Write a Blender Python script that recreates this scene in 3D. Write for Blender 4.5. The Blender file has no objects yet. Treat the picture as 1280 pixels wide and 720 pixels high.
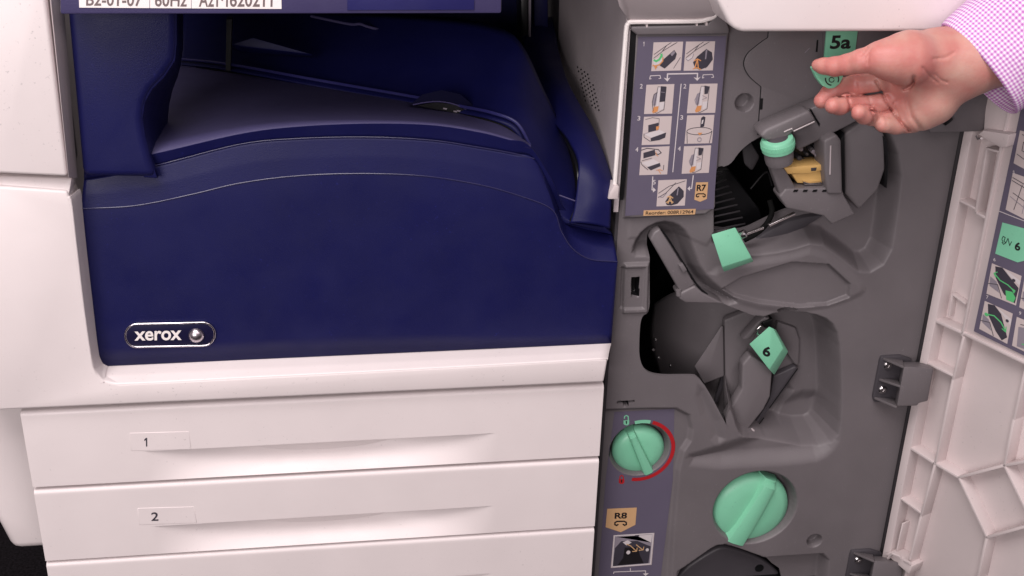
import bpy, bmesh, math, random
import numpy as np
from mathutils import Vector, Matrix
random.seed(7)
S = bpy.context.scene
COL = S.collection
# ------------------------------------------------------------------ camera
F = 1500.0
YAW, PITCH, ROLL = (math.radians(a) for a in (8.61, 25.05, 1.617))
CAM = np.array([0.3199, -1.0605, 1.2365])
fw = np.array([math.sin(YAW)*math.cos(PITCH), math.cos(YAW)*math.cos(PITCH), -math.sin(PITCH)])
rt0 = np.array([math.cos(YAW), -math.sin(YAW), 0.0]); up0 = np.cross(rt0, fw)
rt = math.cos(ROLL)*rt0 + math.sin(ROLL)*up0
up = -math.sin(ROLL)*rt0 + math.cos(ROLL)*up0
cd = bpy.data.cameras.new('camera'); cam = bpy.data.objects.new('camera', cd); COL.objects.link(cam)
cam.matrix_world = Matrix(((rt[0], up[0], -fw[0], CAM[0]), (rt[1], up[1], -fw[1], CAM[1]), (rt[2], up[2], -fw[2], CAM[2]), (0, 0, 0, 1)))
cd.sensor_width = 36; cd.lens = F*36/1280; cd.clip_start = .02; cd.clip_end = 60
S.camera = cam
# ------------------------------------------------------------------ world, lamps, exposure
w = bpy.data.worlds.new('World'); S.world = w; w.use_nodes = True
bg = w.node_tree.nodes['Background']; bg.inputs[0].default_value = (.80, .70, .72, 1); bg.inputs[1].default_value = .21
def area(name, loc, target, sx, sy, power, col):
    l = bpy.data.lights.new(name, 'AREA'); l.shape = 'RECTANGLE'; l.size = sx; l.size_y = sy; l.energy = power; l.color = col
    o = bpy.data.objects.new(name, l); COL.objects.link(o); o.location = loc
    o.rotation_euler = (Vector(target)-Vector(loc)).to_track_quat('-Z', 'Y').to_euler()
area('ceiling_lamp', (-.15, -.95, 2.55), (.25, .05, .75), 1.5, 1.1, 42, (1, .925, .925))
area('window_lamp', (-.75, -2.35, 1.42), (.35, .10, .85), 1.3, 1.0, 37, (1, .92, .925))
area('right_fill_lamp', (1.15, -1.9, 2.2), (.8, .1, .6), .9, .7, 9, (1, .88, .90))  # weak fill added from the right, no known source
S.view_settings.view_transform = 'Standard'; S.view_settings.look = 'None'
S.view_settings.exposure = 0; S.view_settings.gamma = 1
S.view_settings.use_curve_mapping = False
# ------------------------------------------------------------------ measuring helpers
def ray(px, py):
    return rt*((px-640)/F) - up*((py-360)/F) + fw
def W(px, py, Y=0.0):
    r = ray(px, py); return CAM + r*((Y-CAM[1])/r[1])
def WX(px, py, X):
    r = ray(px, py); return CAM + r*((X-CAM[0])/r[0])
AL = math.radians(24)
DD = np.array([math.sin(AL), -math.cos(AL), 0]); DN = np.array([-math.cos(AL), -math.sin(AL), 0])
DH = np.array([.9424, .03, .66])
def DP(px, py, off=0.0):
    r = ray(px, py); return CAM + r*(((DH+DN*off-CAM) @ DN)/(r @ DN))
def PW(Y): return lambda x, y: W(x, y, Y)
def PD(off): return lambda x, y: DP(x, y, off)
# ------------------------------------------------------------------ materials
def mat(name, col, rough=.45, metal=0, var=.06, bump=.0, bscale=900, spec=.5, coat=0, sss=0, vscale=14, dust=0):
    m = bpy.data.materials.new(name); m.use_nodes = True
    nt = m.node_tree; b = nt.nodes['Principled BSDF']
    b.inputs['Roughness'].default_value = rough; b.inputs['Metallic'].default_value = metal
    b.inputs['Specular IOR Level'].default_value = spec
    if coat: b.inputs['Coat Weight'].default_value = coat
    tc = nt.nodes.new('ShaderNodeNewGeometry')
    n = nt.nodes.new('ShaderNodeTexNoise'); n.inputs['Scale'].default_value = vscale; n.inputs['Detail'].default_value = 5
    nt.links.new(tc.outputs['Position'], n.inputs['Vector'])
    r = nt.nodes.new('ShaderNodeValToRGB'); e = r.color_ramp.elements
    e[0].position = .3; e[1].position = .7
    e[0].color = tuple(c*(1-var) for c in col)+(1,); e[1].color = tuple(min(1, c*(1+var)) for c in col)+(1,)
    nt.links.new(n.outputs['Fac'], r.inputs['Fac']); nt.links.new(r.outputs['Color'], b.inputs['Base Color'])
    if dust:
        nd = nt.nodes.new('ShaderNodeTexNoise'); nd.inputs['Scale'].default_value = 330; nd.inputs['Detail'].default_value = 3
        ns = nt.nodes.new('ShaderNodeTexNoise'); ns.inputs['Scale'].default_value = 9; ns.inputs['Detail'].default_value = 4
        for q_ in (nd, ns): nt.links.new(tc.outputs['Position'], q_.inputs['Vector'])
        m1 = nt.nodes.new('ShaderNodeMapRange'); m1.inputs['From Min'].default_value = .66; m1.inputs['From Max'].default_value = .76
        m2 = nt.nodes.new('ShaderNodeMapRange'); m2.inputs['From Min'].default_value = .42; m2.inputs['From Max'].default_value = .62
        nt.links.new(nd.outputs['Fac'], m1.inputs['Value']); nt.links.new(ns.outputs['Fac'], m2.inputs['Value'])
        mm = nt.nodes.new('ShaderNodeMath'); mm.operation = 'MULTIPLY'; nt.links.new(m1.outputs[0], mm.inputs[0]); nt.links.new(m2.outputs[0], mm.inputs[1])
        mx = nt.nodes.new('ShaderNodeMix'); mx.data_type = 'RGBA'; nt.links.new(mm.outputs[0], mx.inputs['Factor']); nt.links.new(r.outputs['Color'], mx.inputs['A'])
        mx.inputs['B'].default_value = tuple(min(1, c*(1+dust)) for c in col)+(1,); nt.links.new(mx.outputs['Result'], b.inputs['Base Color'])
    # uneven gloss: handled plastic is never evenly shiny
    n3 = nt.nodes.new('ShaderNodeTexNoise'); n3.inputs['Scale'].default_value = vscale*2.3; n3.inputs['Detail'].default_value = 6
    nt.links.new(tc.outputs['Position'], n3.inputs['Vector'])
    mr = nt.nodes.new('ShaderNodeMapRange'); mr.inputs['From Min'].default_value = .25; mr.inputs['From Max'].default_value = .75
    mr.inputs['To Min'].default_value = max(.04, rough-.07); mr.inputs['To Max'].default_value = min(1, rough+.09)
    nt.links.new(n3.outputs['Fac'], mr.inputs['Value']); nt.links.new(mr.outputs['Result'], b.inputs['Roughness'])
    if bump:
        n2 = nt.nodes.new('ShaderNodeTexNoise'); n2.inputs['Scale'].default_value = bscale; n2.inputs['Detail'].default_value = 2
        nt.links.new(tc.outputs['Position'], n2.inputs['Vector'])
        bp = nt.nodes.new('ShaderNodeBump'); bp.inputs['Strength'].default_value = bump; bp.inputs['Distance'].default_value = .0006
        nt.links.new(n2.outputs['Fac'], bp.inputs['Height']); nt.links.new(bp.outputs['Normal'], b.inputs['Normal'])
    if sss:
        b.inputs['Subsurface Weight'].default_value = sss; b.inputs['Subsurface Radius'].default_value = (.9, .35, .2); b.inputs['Subsurface Scale'].default_value = .008
    return m
M = dict(
 white=mat('white_plastic', (.80, .725, .72), .42, bump=.12, var=.025, dust=-.30),
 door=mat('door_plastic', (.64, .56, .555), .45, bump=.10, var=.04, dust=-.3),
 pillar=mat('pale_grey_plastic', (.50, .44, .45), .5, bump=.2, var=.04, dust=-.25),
 grey=mat('grey_plastic', (.152, .136, .143), .46, bump=.25, var=.07, dust=.45),
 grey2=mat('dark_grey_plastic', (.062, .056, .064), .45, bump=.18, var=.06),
 body=mat('charcoal_plastic', (.05, .045, .05), .6),  # plain dark grey of the carcass and inner parts
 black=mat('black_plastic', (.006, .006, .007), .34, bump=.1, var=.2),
 navy=mat('navy_plastic', (.0066, .0074, .064), .46, bump=.34, var=.08, bscale=1400, spec=.28, dust=.9),
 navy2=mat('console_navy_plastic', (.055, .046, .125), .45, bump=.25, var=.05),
 navy3=mat('deep_blue_plastic', (.022, .021, .115), .4, bump=.2, var=.05),
 tray=mat('lightened_tray_navy', (.062, .055, .135), .55, bump=.3, var=.05, bscale=1400, spec=.35),  # navy lightened: light on the upward-facing tray put into the colour
 green=mat('mint_green_plastic', (.22, .59, .385), .40, bump=.14, var=.06, dust=-.25),
 label=mat('purple_grey_print', (.118, .102, .150), .5, var=.03),
 paper=mat('picture_print_white', (.56, .48, .47), .55, var=.03),
 pwhite=mat('print_white', (.62, .57, .58), .5, var=.02),
 ink=mat('print_ink', (.045, .04, .055), .5, var=.1),
 inkgrey=mat('print_mid_grey', (.26, .23, .27), .5, var=.05),
 inkorange=mat('print_orange', (.62, .27, .10), .5, var=.05),
 inkgreen=mat('print_green', (.10, .50, .18), .5, var=.05),
 orange=mat('orange_label', (.60, .37, .19), .5, var=.03),
 blackink=mat('black_ink', (.012, .010, .012), .45),
 red=mat('red_print', (.42, .015, .02), .45, var=.04),
 sticker=mat('white_sticker', (.88, .82, .80), .4, var=.02),
 stickerink=mat('grey_brown_ink', (.16, .12, .12), .5),
 steel=mat('bright_steel', (.75, .72, .72), .22, metal=1, var=.05),
 chrome=mat('chrome', (.72, .68, .72), .12, metal=1, var=.03),
 yellow=mat('ochre_plastic', (.70, .44, .155), .4, bump=.1, var=.05),
 mblack=mat('matte_black', (.006, .006, .006), .85, spec=.12),
 gloss=mat('edge_highlight_navy', (.03, .028, .085), .22, var=.03),  # paler than the cover navy: edge highlight put into the colour
 emblem=mat('brushed_emblem', (.62, .56, .60), .30, metal=1, var=.05),
 notch=mat('recess_shade_navy', (.005, .005, .022), .9, spec=.08),  # darker navy, shade of the notch put into the colour
 badge=mat('badge_navy', (.010, .009, .036), .3, var=.03, spec=.25),
)
# carpet
def carpet():
    m = mat('dark_carpet', (.012, .010, .012), .95, var=.6, vscale=260, bump=.9, bscale=420, spec=.1); return m
M['carpet'] = carpet()
# ------------------------------------------------------------------ mesh helpers
LOC = {}
def link(name, me, parent, smooth=True, ang=40, mats=()):
    co = np.empty(len(me.vertices)*3); me.vertices.foreach_get('co', co); co = co.reshape(-1, 3)
    c = (co.min(0)+co.max(0))/2
    me.vertices.foreach_set('co', (co-c).ravel())
    for m in mats: me.materials.append(m)
    if smooth:
        me.polygons.foreach_set('use_smooth', [True]*len(me.polygons))
        try: me.set_sharp_from_angle(angle=math.radians(ang))
        except Exception: pass
    me.update()
    o = bpy.data.objects.new(name, me); COL.objects.link(o)
    LOC[o.name] = c
    if parent is not None:
        o.parent = parent; o.location = c - LOC[parent.name]
    else: o.location = c
    return o
def mk(name, verts, faces, m, parent, smooth=True, ang=40, fm=None):
    me = bpy.data.meshes.new(name)
    me.from_pydata([tuple(map(float, v)) for v in verts], [], faces)
    mats = m if isinstance(m, (list, tuple)) else (m,)
    o = link(name, me, parent, smooth, ang, mats)
    if fm is not None: me.polygons.foreach_set('material_index', list(fm)); me.update()
    return o
def slab(name, pts, vec, m, parent, bev=0.0, seg=2, ang=40, taper=None):
    """closed prism: outline pts (3D) pushed along vec; taper shrinks the near outline"""
    pts = [np.array(p, float) for p in pts]; vec = np.array(vec, float); n = len(pts)
    bm = bmesh.new()
    a = [bm.verts.new(p) for p in pts]; b = [bm.verts.new(p+vec) for p in pts]
    if taper:
        c = sum(pts)/n
        for v, p in zip(a, pts): v.co = Vector(c+(p-c)*taper)
    bm.faces.new(a); bm.faces.new(b[::-1])
    for i in range(n): bm.faces.new((a[i], b[i], b[(i+1) % n], a[(i+1) % n]))
    bmesh.ops.recalc_face_normals(bm, faces=bm.faces)
    if bev:
        bmesh.ops.bevel(bm, geom=[e for e in bm.edges if e.calc_face_angle(0) > .25], offset=bev, segments=seg, profile=.5, affect='EDGES', clamp_overlap=True)
    bmesh.ops.recalc_face_normals(bm, faces=bm.faces)
    me = bpy.data.meshes.new(name); bm.to_mesh(me); bm.free()
    return link(name, me, parent, True, ang, (m,))
def px(pts, Y): return [W(x, y, Y) for x, y in pts]
def prism(name, pts, y0, y1, m, parent, bev=.0012, seg=2, ang=40, taper=None):
    return slab(name, px(pts, y0), (0, y1-y0, 0), m, parent, bev, seg, ang, taper)
def box(name, x0, x1, y0, y1, z0, z1, m, parent, bev=.002):
    return slab(name, [(x0, y0, z0), (x1, y0, z0), (x1, y0, z1), (x0, y0, z1)], (0, y1-y0, 0), m, parent, bev)
def hexa(name, A, B, m, parent, bev=.001):
    """solid between two outlines of equal length"""
    n = len(A); bm = bmesh.new()
    a = [bm.verts.new(p) for p in A]; b = [bm.verts.new(p) for p in B]
    bm.faces.new(a); bm.faces.new(b[::-1])
    for i in range(n): bm.faces.new((a[i], b[i], b[(i+1) % n], a[(i+1) % n]))
    bmesh.ops.recalc_face_normals(bm, faces=bm.faces)
    if bev: bmesh.ops.bevel(bm, geom=list(bm.edges), offset=bev, segments=2, profile=.5, affect='EDGES', clamp_overlap=True)
    me = bpy.data.meshes.new(name); bm.to_mesh(me); bm.free()
    return link(name, me, parent, True, 40, (m,))
def cr(P, n):
    """Catmull-Rom through P, n samples, spaced by point index"""
    P = np.array(P, float); k = len(P)
    if k == 2: return P[0]+(P[1]-P[0])*np.linspace(0, 1, n)[:, None]
    Q = np.vstack([2*P[0]-P[1], P, 2*P[-1]-P[-2]]); out = []
    for t in np.linspace(0, k-1-1e-9, n):
        i = int(t); f = t-i; a, b, c, d = Q[i:i+4]
        out.append(.5*(2*b+(c-a)*f+(2*a-5*b+4*c-d)*f*f+(3*b-a-3*c+d)*f**3))
    return np.array(out)
def loft(name, rows, m, parent, nu=60, nv=10, thick=.003, linear=False, ang=35):
    R_ = np.array([cr(r, nu) for r in rows])
    if linear:
        segs = [R_[i]+(R_[i+1]-R_[i])*t for i in range(len(rows)-1) for t in np.linspace(0, 1, nv, endpoint=False)]+[R_[-1]]
        G = np.array(segs)
    else:
        G = np.array([cr(R_[:, j], nv*(len(rows)-1)+1) for j in range(nu)]).transpose(1, 0, 2)
    a, b = G.shape[:2]
    faces = [(i*b+j, i*b+j+1, (i+1)*b+j+1, (i+1)*b+j) for i in range(a-1) for j in range(b-1)]
    o = mk(name, G.reshape(-1, 3), faces, m, parent, True, ang)
    if thick:
        s = o.modifiers.new('thickness', 'SOLIDIFY'); s.thickness = thick; s.offset = -1
    return o
def wrow(pts, Y):
    if np.isscalar(Y): Y = [Y]*len(pts)
    return [W(x, y, d) for (x, y), d in zip(pts, Y)]
def tube(name, pts, r, m, parent, seg=10, n=None, closed=False):
    P = np.array(pts, float)
    if n: P = cr(P, n)
    k = len(P); rr = np.full(k, r) if np.isscalar(r) else np.interp(np.linspace(0, 1, k), np.linspace(0, 1, len(r)), r)
    V = []; Fc = []; ref = np.array([.31, .2, .93])
    for i in range(k):
        if closed: t = P[(i+1) % k]-P[i-1]
        else: t = P[min(i+1, k-1)]-P[max(i-1, 0)]
        t /= np.linalg.norm(t)
        u = np.cross(t, ref); u /= np.linalg.norm(u); v = np.cross(t, u)
        for j in range(seg):
            a = 2*math.pi*j/seg; V.append(P[i]+rr[i]*(math.cos(a)*u+math.sin(a)*v))
    for i in range(k if closed else k-1):
        for j in range(seg):
            i2 = (i+1) % k
            Fc.append((i*seg+j, i*seg+(j+1) % seg, i2*seg+(j+1) % seg, i2*seg+j))
    if not closed:
        Fc.append(tuple(range(seg))[::-1]); Fc.append(tuple(range((k-1)*seg, k*seg)))
    return mk(name, V, Fc, m, parent)
def lathe(name, base, axis, prof, m, parent, seg=40, ang=35):
    """prof: list of (radius, height along axis)"""
    axis = np.array(axis, float); axis /= np.linalg.norm(axis)
    u = np.cross(axis, (0.1, .9, .3)); u /= np.linalg.norm(u); v = np.cross(axis, u)
    V = []; Fc = []; base = np.array(base, float)
    for r, h in prof:
        for j in range(seg):
            a = 2*math.pi*j/seg; V.append(base+axis*h+max(r, 1e-5)*(math.cos(a)*u+math.sin(a)*v))
    for i in range(len(prof)-1):
        for j in range(seg): Fc.append((i*seg+j, i*seg+(j+1) % seg, (i+1)*seg+(j+1) % seg, (i+1)*seg+j))
    Fc.append(tuple(range(seg))[::-1]); k = len(prof)-1; Fc.append(tuple(range(k*seg, (k+1)*seg)))
    o = mk(name, V, Fc, m, parent, True, ang)
    bm = bmesh.new(); bm.from_mesh(o.data); bmesh.ops.recalc_face_normals(bm, faces=bm.faces); bm.to_mesh(o.data); bm.free()
    return o
# flat print on a surface -------------------------------------------------
def bil(q, u, v):
    (x0, y0), (x1, y1), (x2, y2), (x3, y3) = q
    return ((1-u)*(1-v)*x0+u*(1-v)*x1+u*v*x2+(1-u)*v*x3, (1-u)*(1-v)*y0+u*(1-v)*y1+u*v*y2+(1-u)*v*y3)
def flat(name, polys, plane, parent, mats):
    """polys: list of (layer, material index, [(px,py)...]) printed on plane(off)"""
    V = []; Fc = []; fm = []
    for n_i, (layer, mi, pts) in enumerate(polys):
        pl = plane(layer+.03*n_i); i0 = len(V)
        P3 = [pl(x, y) for x, y in pts]
        V += P3; Fc.append(tuple(range(i0, i0+len(pts)))); fm.append(mi)
    return mk(name, V, Fc, mats, parent, False, fm=fm)
def stroke(pts, wd, closed=False):
    P = np.array(pts, float); out = []
    k = len(P)
    for i in range(k if closed else k-1):
        a, b = P[i], P[(i+1) % k]; d = b-a; L = np.linalg.norm(d)
        if L < 1e-6: continue
        d /= L; n = np.array([-d[1], d[0]])*wd/2; a2 = a-d*wd*.3; b2 = b+d*wd*.3
        out.append([tuple(a2+n), tuple(b2+n), tuple(b2-n), tuple(a2-n)])
    return out
def text(name, s, quad, plane, m, parent, bold=.012, extra=None):
    if s == '1':
        Q = [[(.44, 0), (.74, 0), (.74, 1), (.44, 1)], [(.44, 0), (.44, .24), (.04, .36), (.04, .19)]]
        V = [plane(*bil(quad, u, v)) for q in Q for u, v in q]
        return mk(name, V, [(0, 1, 2, 3), (4, 5, 6, 7)], m, parent, False)
    cu = bpy.data.curves.new(name, 'FONT'); cu.body = s; cu.size = 1; cu.offset = bold; cu.resolution_u = 4
    o = bpy.data.objects.new(name, cu); COL.objects.link(o)
    dg = bpy.context.evaluated_depsgraph_get(); dg.update()
    me = bpy.data.meshes.new_from_object(o.evaluated_get(dg)); bpy.data.objects.remove(o)
    co = np.array([v.co for v in me.vertices]); lo = co.min(0); hi = co.max(0)
    Fc = [tuple(p.vertices) for p in me.polygons]
    V = []
    for c in co:
        u = (c[0]-lo[0])/(hi[0]-lo[0]); v = 1-(c[1]-lo[1])/(hi[1]-lo[1])
        V.append(plane(*bil(quad, u, v)))
    bpy.data.meshes.remove(me)
    for n_e, e in enumerate(extra or []):
        i0 = len(V); V += [plane(x, y)-np.array([0, .0001+.00002*n_e, 0]) for x, y in e]; Fc.append(tuple(range(i0, i0+len(e))))
    return mk(name, V, Fc, m, parent, False)
def circ(cx, cy, rx, ry=None, n=20, a0=0, a1=360, rot=0):
    ry = ry or rx; o = []
    for i in range(n):
        a = math.radians(a0+(a1-a0)*i/(n if a1-a0 == 360 else n-1)); x = rx*math.cos(a); y = ry*math.sin(a); c = math.cos(rot); s = math.sin(rot)
        o.append((cx+x*c-y*s, cy+x*s+y*c))
    return o
def empty(name, loc, label, cat):
    o = bpy.data.objects.new(name, None); COL.objects.link(o); o.location = loc; LOC[o.name] = np.array(loc, float)
    o.empty_display_size = .05; o['label'] = label; o['category'] = cat; return o
# ------------------------------------------------------------------ setting
fl = mk('floor', [(-4, -4, 0), (5, -4, 0), (5, 5, 0), (-4, 5, 0)], [(0, 1, 2, 3)], M['carpet'], None, False); fl['kind'] = 'structure'
PR = empty('multifunction_printer', (.3, .3, 0), 'white and navy office multifunction printer with its right front door open', 'printer')
# ------------------------------------------------------------------ carcass
box('cabinet', .004, .576, .024, .56, .03, .655, M['body'], PR, .003)
box('cabinet_base', .594, .946, .045, .56, .03, .30, M['grey'], PR, .003)
for x in (.05, .53, .90):
    for y in (.10, .50): lathe('caster', (x, y, .0), (0, 0, 1), [(.018, 0), (.022, .004), (.022, .028), (.012, .032)], M['black'], PR, 16)
# left side cover, set back behind the front
slab('side_cover', [(-.046, .045, .424), (.004, .045, .424), (.004, .045, 1.16), (-.095, .045, 1.16), (-.095, .045, .80), (-.064, .045, .60), (-.058, .045, .47)], (0, .45, 0), M['white'], PR, .010, 3)
# ------------------------------------------------------------------ drawers
def drawer(z1, num, numq, hold):
    z0 = z1-.0868
    xs = np.linspace(0, .58, 175)
    zl = z1-.0516                                     # upper edge of the finger scoop
    def prof(x): 
        t = np.clip((x-.112)/(.466-.112), 0, 1); return np.sin(np.pi*t)**1.05
    rows = []                                          # (z, function y)
    r = .0045
    rows.append((z1, lambda x: .018)); 
    for k in range(7):
        a = math.pi/2*k/6; rows.append((z1-r*(1-math.cos(math.pi/2-a)) if False else z1-r+r*math.cos(a), lambda x, a=a: r-r*math.sin(a)))
    for z in np.linspace(z1-r-.002, zl+.0006, 10): rows.append((z, lambda x: 0.0))
    rows.append((zl, lambda x: 0.0))
    br = .0088
    for t in (.15, .35, .6, .85, 1.0):
        rows.append((lambda x, t=t: zl-.0003-br*prof(x)*t, lambda x, t=t: .023*prof(x)*t**.8))
    for t in np.linspace(.08, 1, 12):
        rows.append((lambda x, t=t: (zl-.0003-br*prof(x))*(1-t)+z0*t, lambda x, t=t: .023*prof(x)*(1-t**1.7)))
    rows.append((z0-.0001, lambda x: .003)); rows.append((z0-.0002, lambda x: .018))
    V = [(x, f(x), z(x) if callable(z) else z) for z, f in rows for x in xs]; nx = len(xs)
    Fc = [(i*nx+j, (i+1)*nx+j, (i+1)*nx+j+1, i*nx+j+1) for i in range(len(rows)-1) for j in range(nx-1)]
    # ends and back
    i0 = len(V)
    Fc.append(tuple(i*nx for i in range(len(rows)))[::-1]); Fc.append(tuple(i*nx+nx-1 for i in range(len(rows))))
    Fc.append((0, nx-1, len(rows)*nx-1, (len(rows)-1)*nx))
    d = mk('drawer', V, Fc, M['white'], PR, True, 32)
    if hold:
        slab('number_plate', px(hold, -.0004), (0, .0012, 0), M['white'], d, .00025, 1)
        text('number', num, numq, PW(-.0007), M['ink'], d, .015)
    return d
drawer(.620, '1', [(180, 547.5), (185.2, 547.2), (185.4, 558), (180.2, 558.3)], [(162, 541.5), (236, 539.5), (239, 561.5), (164, 563.5)])
drawer(.5285, '2', [(189, 640.5), (198, 640.2), (198, 651), (189, 651.2)], [(172, 635.5), (242, 633.5), (246, 653.5), (174, 656)])
drawer(.438, '', None, None)
drawer(.347, '', None, None)
# ------------------------------------------------------------------ white front frame
YF = -.008
outer = [(87, 246), (90, 258), (96, 310), (105, 385), (113, 440), (118, 463), (129, 476), (150, 480), (300, 472.5), (450, 465), (600, 457), (760, 448)]
inner = [(100, 236), (102.5, 246), (108, 300), (116, 372), (123, 432), (127, 449), (134, 455.5), (152, 456), (300, 449), (450, 442.5), (600, 436), (764, 428)]
mid = [((a[0]+b[0])/2-.5, (a[1]+b[1])/2+.8) for a, b in zip(outer, inner)]
loft('frame_bevel', [wrow(outer, YF), wrow(mid, .003), wrow(inner, .0185), wrow(inner, .05)], M['white'], PR, 150, 6, .003, True, 24)
prism('front_frame', [(-70, 236), (0, 233), (84, 239)]+outer[1:]+[(755, 478), (18, 512), (-40, 515)], YF, .03, M['white'], PR, .0025, 3)
# bright ledge between upper and lower frame
slab('frame_ledge', [W(-70, 218, .0), W(90, 223, .0), W(86, 247, YF+.0005), W(-70, 243, YF+.0005)], (0, .03, 0), M['white'], PR, .002)
prism('upper_column', [(-90, -70), (52, -70), (57, 0), (84, 221), (0, 217), (-70, 214)], -.014, .04, M['white'], PR, .003, 3)
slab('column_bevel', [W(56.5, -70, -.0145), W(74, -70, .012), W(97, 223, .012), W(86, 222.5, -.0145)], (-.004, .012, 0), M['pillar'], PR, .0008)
# ------------------------------------------------------------------ blue front cover
A = [(101, 261), (170, 257), (240, 243), (300, 229), (370, 220), (450, 217), (530, 220), (600, 231), (650, 245), (690, 262), (702, 290), (716, 311), (738, 324), (772, 327)]
Bq = [(105, 225), (150, 217), (205, 205), (300, 181), (370, 174), (460, 172), (540, 176), (600, 185), (640, 192), (668, 199), (690, 240), (704, 270), (735, 284), (766, 294)]
Cq = [(105, 210), (150, 202), (205, 190), (300, 168), (370, 159), (460, 155), (540, 157), (600, 166), (635, 175), (662, 183), (690, 225), (706, 262), (735, 276), (760, 284)]
YQ = [.0212]*10+[.030, .040, .045, .045]
n_ = len(A)
bot = [(122+(764-122)*i/(n_-1), 458-(458-429)*i/(n_-1)) for i in range(n_)]
bot[0] = (122, 458)
fc = loft('front_cover', [wrow(bot, .0165), wrow(A, .0165), wrow([((a[0]*.55+b[0]*.45), (a[1]*.55+b[1]*.45)-1.5) for a, b in zip(A, Bq)], [.0182]*10+[.022, .026, .028, .028]), wrow(Bq, YQ)], M['navy'], PR, 140, 8, .003, True, 28)
loft('cover_lip', [wrow(Bq, YQ), wrow(Cq, [.0175]*10+[.028, .039, .044, .044]), wrow([(x, y-1) for x, y in Cq], [.0190]*10+[.03, .04, .045, .045])], M['navy'], PR, 140, 4, .002, True, 25)
tube('cover_highlight_bead', wrow(A, .0163), .0006, M['gloss'], PR, 6, 120)  # crease highlight put in as a paler, glossier bead
tube('lip_highlight_bead', wrow([(x, y-.6) for x, y in Bq[1:10]], .0207), .0006, M['gloss'], PR, 6, 90)  # same painted highlight along the lip
front = [(170, 196), (205, 188.5), (300, 166.5), (370, 157.5), (460, 153.5), (540, 155.5), (600, 164), (635, 173.5), (664, 182)]
back = [(170, 76), (222, 76), (300, 88), (370, 100), (460, 116), (515, 126), (570, 138), (620, 150), (660, 178)]
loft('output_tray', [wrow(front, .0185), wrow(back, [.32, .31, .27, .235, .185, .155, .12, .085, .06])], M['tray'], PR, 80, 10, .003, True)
# upper sheet guide sweeping down to the right
E_ = [(222, 83), (285, 90), (400, 111), (515, 131), (575, 143), (612, 151), (640, 164), (656, 190), (672, 225), (692, 264), (714, 277)]
EY = [.295, .262, .203, .143, .104, .077, .064, .058, .050, .036, .031]
E2 = [(223, 77), (287, 84), (402, 104.5), (517, 124.5), (577, 136.5), (615, 144.5), (645, 157), (662, 185), (678, 222), (697, 261), (716, 276)]
E3 = [(226, 58), (300, 64), (415, 78), (535, 95), (595, 106), (632, 117), (662, 140), (684, 178), (698, 215), (714, 252), (719, 274)]
E4 = [(228, 5), (310, 10), (435, 14), (560, 22), (622, 34), (652, 55), (680, 112), (702, 160), (714, 195), (720, 235), (721, 272)]
gd = loft('sheet_guide', [wrow(E_, EY), wrow(E2, [y+.002 for y in EY]), wrow(E3, [y+.055*(1-.85*i/10) for i, y in enumerate(EY)]), wrow(E4, [y+.19*(1-.93*i/10) for i, y in enumerate(EY)])], M['navy'], PR, 120, 8, .004, False, 50)
tube('guide_bead', wrow([(x+.5, y-3.5) for x, y in E2[:8]], [y-.001 for y in EY[:8]]), .0017, M['navy3'], PR, 8, 60)
tube('guide_gap', wrow([(x, y+.6) for x, y in E_[:10]], [y-.0015 for y in EY[:10]]), .0014, M['mblack'], PR, 8, 60)
prism('guide_seam', [(283, 24), (290, 24), (288, 89), (282, 88)], .255, .27, M['black'], PR, 0)
# finger notch: recess shade put into dark flat pieces, lit rim into paler navy
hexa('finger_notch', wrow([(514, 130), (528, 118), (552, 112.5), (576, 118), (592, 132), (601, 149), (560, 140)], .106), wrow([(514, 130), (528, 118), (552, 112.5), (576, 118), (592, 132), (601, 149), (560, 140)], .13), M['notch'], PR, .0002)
tube('notch_lit_rim', wrow([(516, 131), (532, 128), (550, 127), (570, 131), (588, 140), (601, 149)], .1035), .0007, M['navy2'], PR, 6, 24)
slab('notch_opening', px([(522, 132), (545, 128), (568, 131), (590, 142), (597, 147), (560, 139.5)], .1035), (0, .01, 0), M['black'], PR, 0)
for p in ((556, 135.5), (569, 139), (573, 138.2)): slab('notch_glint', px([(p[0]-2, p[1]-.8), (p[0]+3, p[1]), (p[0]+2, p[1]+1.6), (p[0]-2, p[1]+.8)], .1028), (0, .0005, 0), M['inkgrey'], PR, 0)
# highlight on the rear edge, put in as a paler ridge with two bumps
tube('rear_edge_highlight', wrow([(388, 20), (436, 30), (450, 30), (462, 34), (500, 43), (522, 46), (532, 46), (545, 50), (590, 58), (640, 71)], .30), .0016, M['navy2'], PR, 8, 60)
hexa('guide_streak', wrow([(291, 55), (316, 47), (390, 68), (300, 58)], .235), wrow([(291, 62), (316, 56), (392, 72), (300, 66)], .25), M['navy'], PR, .0006)  # wedge standing in for a specular streak on the guide
# right flank of the tray
sl = [(714, 277, .030), (722, 251, .034), (722.5, 212, .048), (711, 180, .088), (692, 150, .15), (665, 90, .28), (650, 40, .40)]
sr = [(757, 283, .030), (757.5, 250, .034), (756, 229, .048), (738, 175, .10), (715, 125, .18), (697, 80, .30), (688, 30, .42)]
sm = [((a[0]+b[0])/2, (a[1]+b[1])/2-3, (a[2]+b[2])/2-.004) for a, b in zip(sl, sr)]
loft('tray_flank', [[W(*p) for p in sl], [W(*p) for p in sm], [W(*p) for p in sr]], M['navy'], PR, 60, 6, .01, False)
tube('flank_seam', [W(x-.5, y, d-.003) for x, y, d in sl[:5]], .0016, M['black'], PR, 6, 40)
tube('flank_highlight_bead', wrow([(699, 244), (722, 252), (726, 250), (757, 249)], [.036, .031, .031, .0305]), .0007, M['navy2'], PR, 6, 24)  # highlight line across the flank, put in as a paler navy bead
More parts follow.
